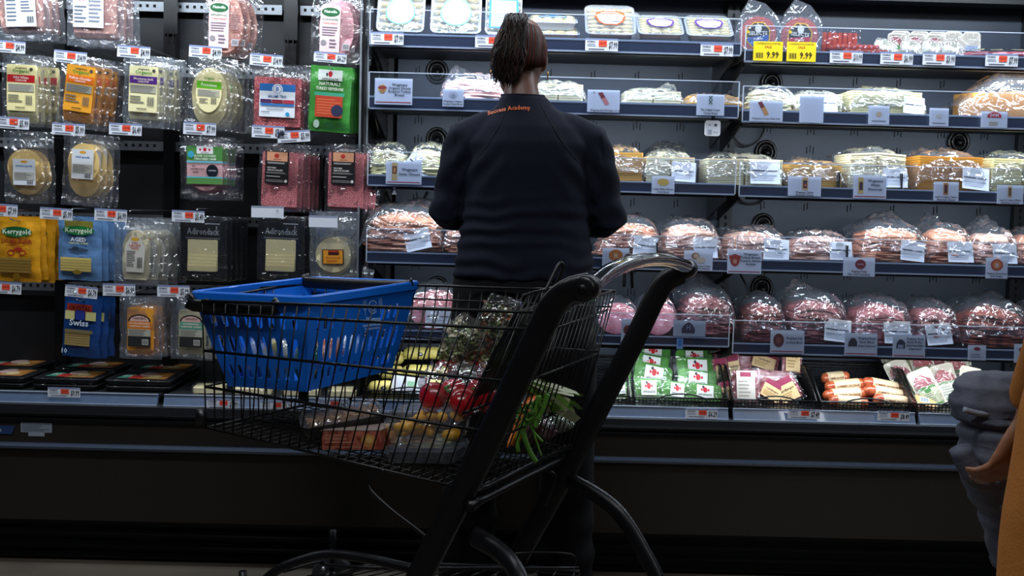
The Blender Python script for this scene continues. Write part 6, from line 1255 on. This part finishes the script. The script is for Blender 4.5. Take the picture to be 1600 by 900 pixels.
# seam lines and lettering wrapped on the back
bv = BVHTree.FromObject(so, bpy.context.evaluated_depsgraph_get())
def onback(x, z, off=.0012):
    lo = so.matrix_world.translation; r = bv.ray_cast(Vector((PX+x, PY-.6, z)), Vector((0, 1, 0)))
    return (r[0]+Vector((0, -off, 0))) if r[0] else Vector((PX+x, PY-.13, z))
TEXT = mat('orange_print', '#d8601a', .5)
v, f = glyphs('Success Academy', .6); b = MB(); ww = max(p[0] for p in v)-min(p[0] for p in v); k = .125/ww
lc = Vector(((at(795, 169, 3.15).x-PX), 0, at(795, 169, 3.15).z))
vs = [onback(lc.x+a*k*math.cos(.125)-c*k*1.0*math.sin(.125), lc.z+a*k*math.sin(.125)+c*k*1.05-(a*k)**2*1.5+.004, .0042) for a, c in v]
b.add(vs, f, TEXT); o = b.build('lettering', so); o.matrix_parent_inverse = Matrix.Identity(4); o.location = (0, 0, 0); o['label'] = 'orange lettering across the upper back'
SEAM = mat('seam_thread', '#0c0e16', .9)
for s in (-1, 1):
    b = MB(); pts = [onback(s*(.045+.125*t**1.1)-.012*(1-t), 1.503-.19*t-.02*math.sin(t*3), .0006) for t in [i/14 for i in range(15)]]; b.tube(pts, .0013, SEAM, 5); o = b.build('seam', so)
b = MB(); b.tube([W_(-.018+.063*math.cos(a*.2618), .014+.058*math.sin(a*.2618), 1.527+.003*math.sin(a*.2618)) for a in range(24)], .0042, SHIRT, 6, closed=True); o = b.build('collar_rib', so)
# --- trousers and shoes
T = [[ring(W_(0, 0, z), rx, ry, 32) for z, rx, ry in ((.86, .205, .135), (.90, .216, .142), (.96, .216, .140), (1.01, .208, .132), (1.03, .205, .13))]]
for s in (-1, 1): T.append(limb([W_(s*.108, 0, .93), W_(s*.115, 0, .82), W_(s*.130, 0, .66), W_(s*.143, .005, .48), W_(s*.150, .015, .28), W_(s*.152, .02, .10), W_(s*.152, .02, .035)], [.106, .108, .098, .086, .083, .088, .090], 22))
to = fuse(T, .009, 5, 'black_trousers', TROU, person)
NS = [q.normal.copy() for q in to.data.vertices]
for v in to.data.vertices:
    p = v.co; d = .003*nz(p.x*12, p.y*12, p.z*5)
    if p.z < .45: d += .006*math.sin(p.z*60+3*nz(p.x*10, p.y*10, 1))*min(1, (.45-p.z)/.2)*(.5+nz(p.x*9, p.z*6, 2))
    v.co = p+NS[v.index]*d
for s in (-1, 1):
    b = MB(); b.loft([[W_(s*.152+x, .03+y, z) for x, y in [(.044*k*math.cos(a*.393), .125*k*math.sin(a*.393)) for a in range(16)]] for z, k in ((0.0, .96), (.02, 1), (.045, .93), (.075, .6), (.085, .3))], mat('black_shoe', '#101012', .4)); o = b.build('shoe', person); o.location = -person.location
# --- hair
HAIR = mat('dark_brown_hair', '#2b140e', .8, spec=.15, noise_=.35, nscale=160, bump=.4, bscale=220); STR = mat('black_hair_strands', '#1b1413', .55, spec=.3, noise_=.35, nscale=80); STR2 = mat('brown_hair_strands', '#33201a', .55, spec=.3, noise_=.35, nscale=80)
b = MB(); n_ = 36; rows_ = []
for i in range(15):
    t = i/14; th = t*math.pi*.70; r_ = []
    for j in range(n_):
        a = 2*math.pi*j/n_; back = .5-.5*math.sin(a)       # 1 at the back (-y)
        lim = math.pi*(.30+.56*back**.8-.05*max(0, -math.sin(a))**8); th_ = t*lim
        r_.append(H(.0825*math.sin(th_)**(.55 if th_ > 1.57 else 1)*math.cos(a), -.006+.106*math.sin(th_)**(.55 if th_ > 1.57 else 1)*math.sin(a), .008+.104*math.cos(th_)+.001*nz(a*9, t*20, 1)))
    rows_.append(r_)
b.loft(rows_, HAIR, True, False); hc = b.build('hair', person); hc.location = -person.location
tie = H(-.008, -.035, .112); R = random.Random(2)
b = MB()
for j in range(0, 210):
    a = R.uniform(math.pi*.95, math.pi*2.05); back = .5-.5*math.sin(a); lim = math.pi*(.30+.56*back**.8); pts = []
    for i in range(7):
        th_ = lim*(1.0-i/6*.86)+.02*nz(j, i*.5, 1); e_ = math.sin(th_)**(.55 if th_ > 1.57 else 1)
        pts.append(H(.0835*e_*math.cos(a+.05*i*nz(j, 2, 3)), -.006+.1072*e_*math.sin(a), .008+.1055*math.cos(th_)))
    pts.append(tie); b.tube(pts, .0011, [mat('reddish_hair_strands', '#4a2216', .8, spec=.15, noise_=.3, nscale=80), STR][j % 2], 3)
b.build('swept_hair', hc, kind='stuff')
def spl(P, k=5): return smooth([Vector(p) for p in P], k)
for grp in range(5):
    b = MB()
    for q in range(62):
        a = R.uniform(0, 6.28); r = R.random()**.6; L_ = R.uniform(.75, 1.06); sx = (R.random()*2-1); sd_ = sx*.042
        yb = H(0, -.115, .04).y-.018-R.random()*.030
        top = at(804+R.uniform(-17, 20), R.uniform(26, 50), yb+.02)
        midp = at(796+sx*24+R.uniform(-4, 4), 82+R.uniform(-6, 6), yb-.010*(1-sx*sx))
        endp = at(790+sx*19+R.uniform(-6, 8), 92+42*L_+R.uniform(-9, 6)-10*abs(sx), yb+.012)
        wv = R.uniform(0, 6.28); st = tie+Vector((R.uniform(-.014, .014), R.uniform(-.012, .012), 0)); w1 = R.uniform(-.010, .010)
        pts = spl([st, st.lerp(top, .6)+Vector((0, 0, .012)), top, top.lerp(midp, .5)+Vector((w1, -.006, 0)), midp, midp.lerp(endp, .5)+Vector((-w1, 0, 0)), endp], 4)
        N_ = len(pts); pts = [p_+Vector((.0022*math.sin(wv+i*1.3), .0016*math.cos(wv*2+i*1.7), 0)) for i, p_ in enumerate(pts)]; b.tube(pts, [.0019*(1-.75*(i/(N_-1))**3)+.0003 for i in range(N_)], (STR, STR2)[(q+grp) % 3 == 0], 4)
    o = b.build('ponytail', hc, kind='stuff') if False else b.build('ponytail_lock', hc)
b = MB(); b.loft(ell(at(796, 84, H(0, -.115, .04).y-.010), .046, .022, .085, (0, .12, 0)), STR); o = b.build('ponytail_core', hc)
b = MB(); 
for q in range(40):
    a = R.uniform(.2, 2.9); x = math.cos(a); p0 = at(806+22*x*R.random(), 34+R.uniform(0, 14), H(0, -.115, .04).y); p1 = p0+Vector((R.uniform(-.014, .01), R.uniform(-.01, .01), R.uniform(.004, .018))); b.tube([p0, p0.lerp(p1, .5)+Vector((R.uniform(-.003, .003), 0, 0)), p1], [.0009, .0007, .0003], STR, 4)
b.build('flyaway_hair', hc, kind='stuff')
b = MB(); b.tube([tie+Vector((.017*math.cos(a*.628), .015*math.sin(a*.628), 0)) for a in range(10)], .005, mat('black_hair_tie', '#0c0c0c', .7), 8, closed=True); b.build('hair_tie', hc)
for s in (-1, 1):
    c = H(s*.083, -.006, -.066); b = MB(); b.tube([c+Vector((.002*s, .010*math.cos(a*.5236), .011*math.sin(a*.5236))) for a in range(12)], .0018, mat('gold_earring', '#c99a3c', .25, .9), 6, closed=True); o = b.build('earring', person); o.location = -person.location
# ------------------------------------------------------------------ second shopper at the right frame edge
Y2 = 1.62; X2 = 1.018; SK2 = mat('light_brown_skin', '#9a6a4c', .5, noise_=.1, sss=.1); TAN = mat('tan_coat_cloth', '#b8732c', .8, noise_=.12, nscale=50, bump=.15, bscale=200)
s2 = thing('person', 'person in a tan coat cut off by the right frame edge', 'person', (X2, Y2, 0))
def V2(x, y, z): return Vector((X2+x, Y2+y, z))
hz = at(1572, 700, 1.86)
B2 = [[ring(V2(0, 0, z), rx, ry) for z, rx, ry in ((.85, .14, .10), (1.0, .15, .1), (1.2, .13, .09), (1.38, .15, .09), (1.45, .10, .07), (1.5, .05, .05), (1.56, .045, .05))]]
hc2 = V2(0, .03, 1.665)
B2.append([[hc2+Vector((rx*math.cos(2*math.pi*i/24), cy+ry*math.sin(2*math.pi*i/24), z)) for i in range(24)] for z, rx, ry, cy in ((-.115, .025, .025, .05), (-.09, .05, .065, .025), (-.05, .064, .088, .008), (0, .073, .097, 0), (.05, .074, .094, -.005), (.09, .05, .065, -.005), (.108, .012, .015, -.005))])
B2.append(ell(hc2+Vector((0, .105, -.02)), .012, .02, .022)); B2.append(ell(hc2+Vector((0, .09, -.06)), .024, .012, .009))
for s in (-1, 1): B2.append(ell(hc2+Vector((s*.075, -.005, -.015)), .008, .016, .028))
wl = Vector((hz.x+.03, 1.84, hz.z+.06))
for s in (-1, 1):
    e_ = V2(s*.165, -.02, 1.13); w2 = wl if s < 0 else V2(.19, .10, .90)
    B2.append(limb([V2(s*.16, 0, 1.40), V2(s*.175, 0, 1.28), e_, w2], [.045, .04, .035, .026])); B2 += hand(w2, (-.35 if s < 0 else 0, .2, -1), (-.2 if s < 0 else -1, .4, 0), s)
    B2.append(limb([V2(s*.09, 0, .9), V2(s*.1, 0, .5), V2(s*.1, 0, .08)], [.07, .05, .035]))
fuse(B2, .0065, 3, 'body', SK2, s2)
C2 = [[ring(V2(0, 0, z), rx, ry, 32) for z, rx, ry in ((.42, .248, .15), (.6, .242, .15), (.75, .236, .15), (.9, .225, .14), (1.0, .205, .14), (1.15, .165, .13), (1.3, .165, .13), (1.38, .16, .12), (1.45, .12, .09), (1.50, .07, .07))]]
for s in (-1, 1):
    e_ = V2(s*.165, -.02, 1.13); w2 = wl if s < 0 else V2(.19, .10, .90)
    C2.append(limb([V2(s*.07, 0, 1.40), V2(s*.14, 0, 1.38), V2(s*.175, 0, 1.28), e_, e_.lerp(w2, .5), e_.lerp(w2, .88)], [.05, .055, .055, .05, .047, .042]))
co = fuse(C2, .009, 5, 'tan_coat', TAN, s2)
NS = [q.normal.copy() for q in co.data.vertices]
for v in co.data.vertices:
    p = v.co; v.co = p+NS[v.index]*(.006*math.sin(math.atan2(p.y-Y2, p.x-X2)*9+2*nz(p.x*4, p.y*4, p.z*3))*max(0, min(1, (1.1-p.z)/.4))+.003*nz(p.x*10, p.y*10, p.z*10))
T2 = [limb([V2(s*.09, 0, .95), V2(s*.1, 0, .5), V2(s*.1, 0, .06)], [.09, .075, .07]) for s in (-1, 1)]
fuse(T2, .01, 3, 'dark_trousers', TROU, s2)
for s in (-1, 1):
    b = MB(); b.loft([[V2(s*.1+.045*k*math.cos(a*.393), .03+.125*k*math.sin(a*.393), z) for a in range(16)] for z, k in ((0.0, .96), (.02, 1), (.045, .93), (.075, .5))], mat('black_shoe', '#101012', .4)); o = b.build('shoe', s2); o.location = -s2.location
b = MB(); b.loft([[hc2+Vector((rx*math.cos(2*math.pi*i/24), cy+ry*math.sin(2*math.pi*i/24), z)) for i in range(24)] for z, rx, ry, cy in ((-.06, .05, .05, -.055), (0, .08, .075, -.035), (.05, .082, .10, -.008), (.09, .062, .08, -.008), (.115, .02, .03, -.008))], HAIR); o = b.build('hair', s2); o.location = -s2.location
# grey quilted coat / bag carried on the arm
GC = mat('grey_quilted_cloth', '#757a8b', .7, noise_=.3, nscale=9, col2='#4a4f5e', bump=.2, bscale=60)
gt = thing('grey_jacket', 'grey padded jacket hanging from the arm beside the tan coat', 'jacket', at(1540, 840, 1.98))
LB = [(582, 1520, 1600, .03), (590, 1497, 1604, .05), (612, 1486, 1604, .065), (645, 1482, 1602, .07), (662, 1500, 1602, .07), (690, 1498, 1600, .075), (730, 1500, 1600, .07), (770, 1508, 1596, .065), (800, 1530, 1586, .055), (835, 1540, 1590, .05), (870, 1548, 1588, .045), (895, 1556, 1584, .03)]
b = MB(); rings = []
for i in range(len(LB)-1):
    for t in (0, .33, .66):
        a_, c_ = LB[i], LB[i+1]; y_ = a_[0]+(c_[0]-a_[0])*t; x0_ = a_[1]+(c_[1]-a_[1])*t; x1_ = a_[2]+(c_[2]-a_[2])*t; dp = a_[3]+(c_[3]-a_[3])*t
        p0, p1 = at(x0_, y_, 1.98), at(x1_, y_, 1.98); c = (p0+p1)/2; w = (p1-p0).length/2; q = .86+.14*abs(math.sin(len(rings)*math.pi/3))
        rings.append([c+Vector((w*q*math.cos(a*.2244), dp*q*math.sin(a*.2244)+.006*nz(a*.9, y_*.03, 2), .004*nz(a, y_*.05, 5)))-gt.location for a in range(28)])
b.loft(rings, GC); b.build('jacket_body', gt)
b = MB(); b.tube(smooth([at(x, y, 1.925)-gt.location for x, y in ((1506, 640), (1530, 646), (1560, 645), (1590, 640))], 4), .006, mat('light_grey_piping', '#8d93a3', .6), 6); b.build('piping', gt)
b = MB(); b.tube(smooth([at(x, y, 1.93)-gt.location for x, y in ((1500, 700), (1520, 742), (1545, 752), (1568, 735))], 4), .020, GC, 12); b.build('folded_sleeve', gt)
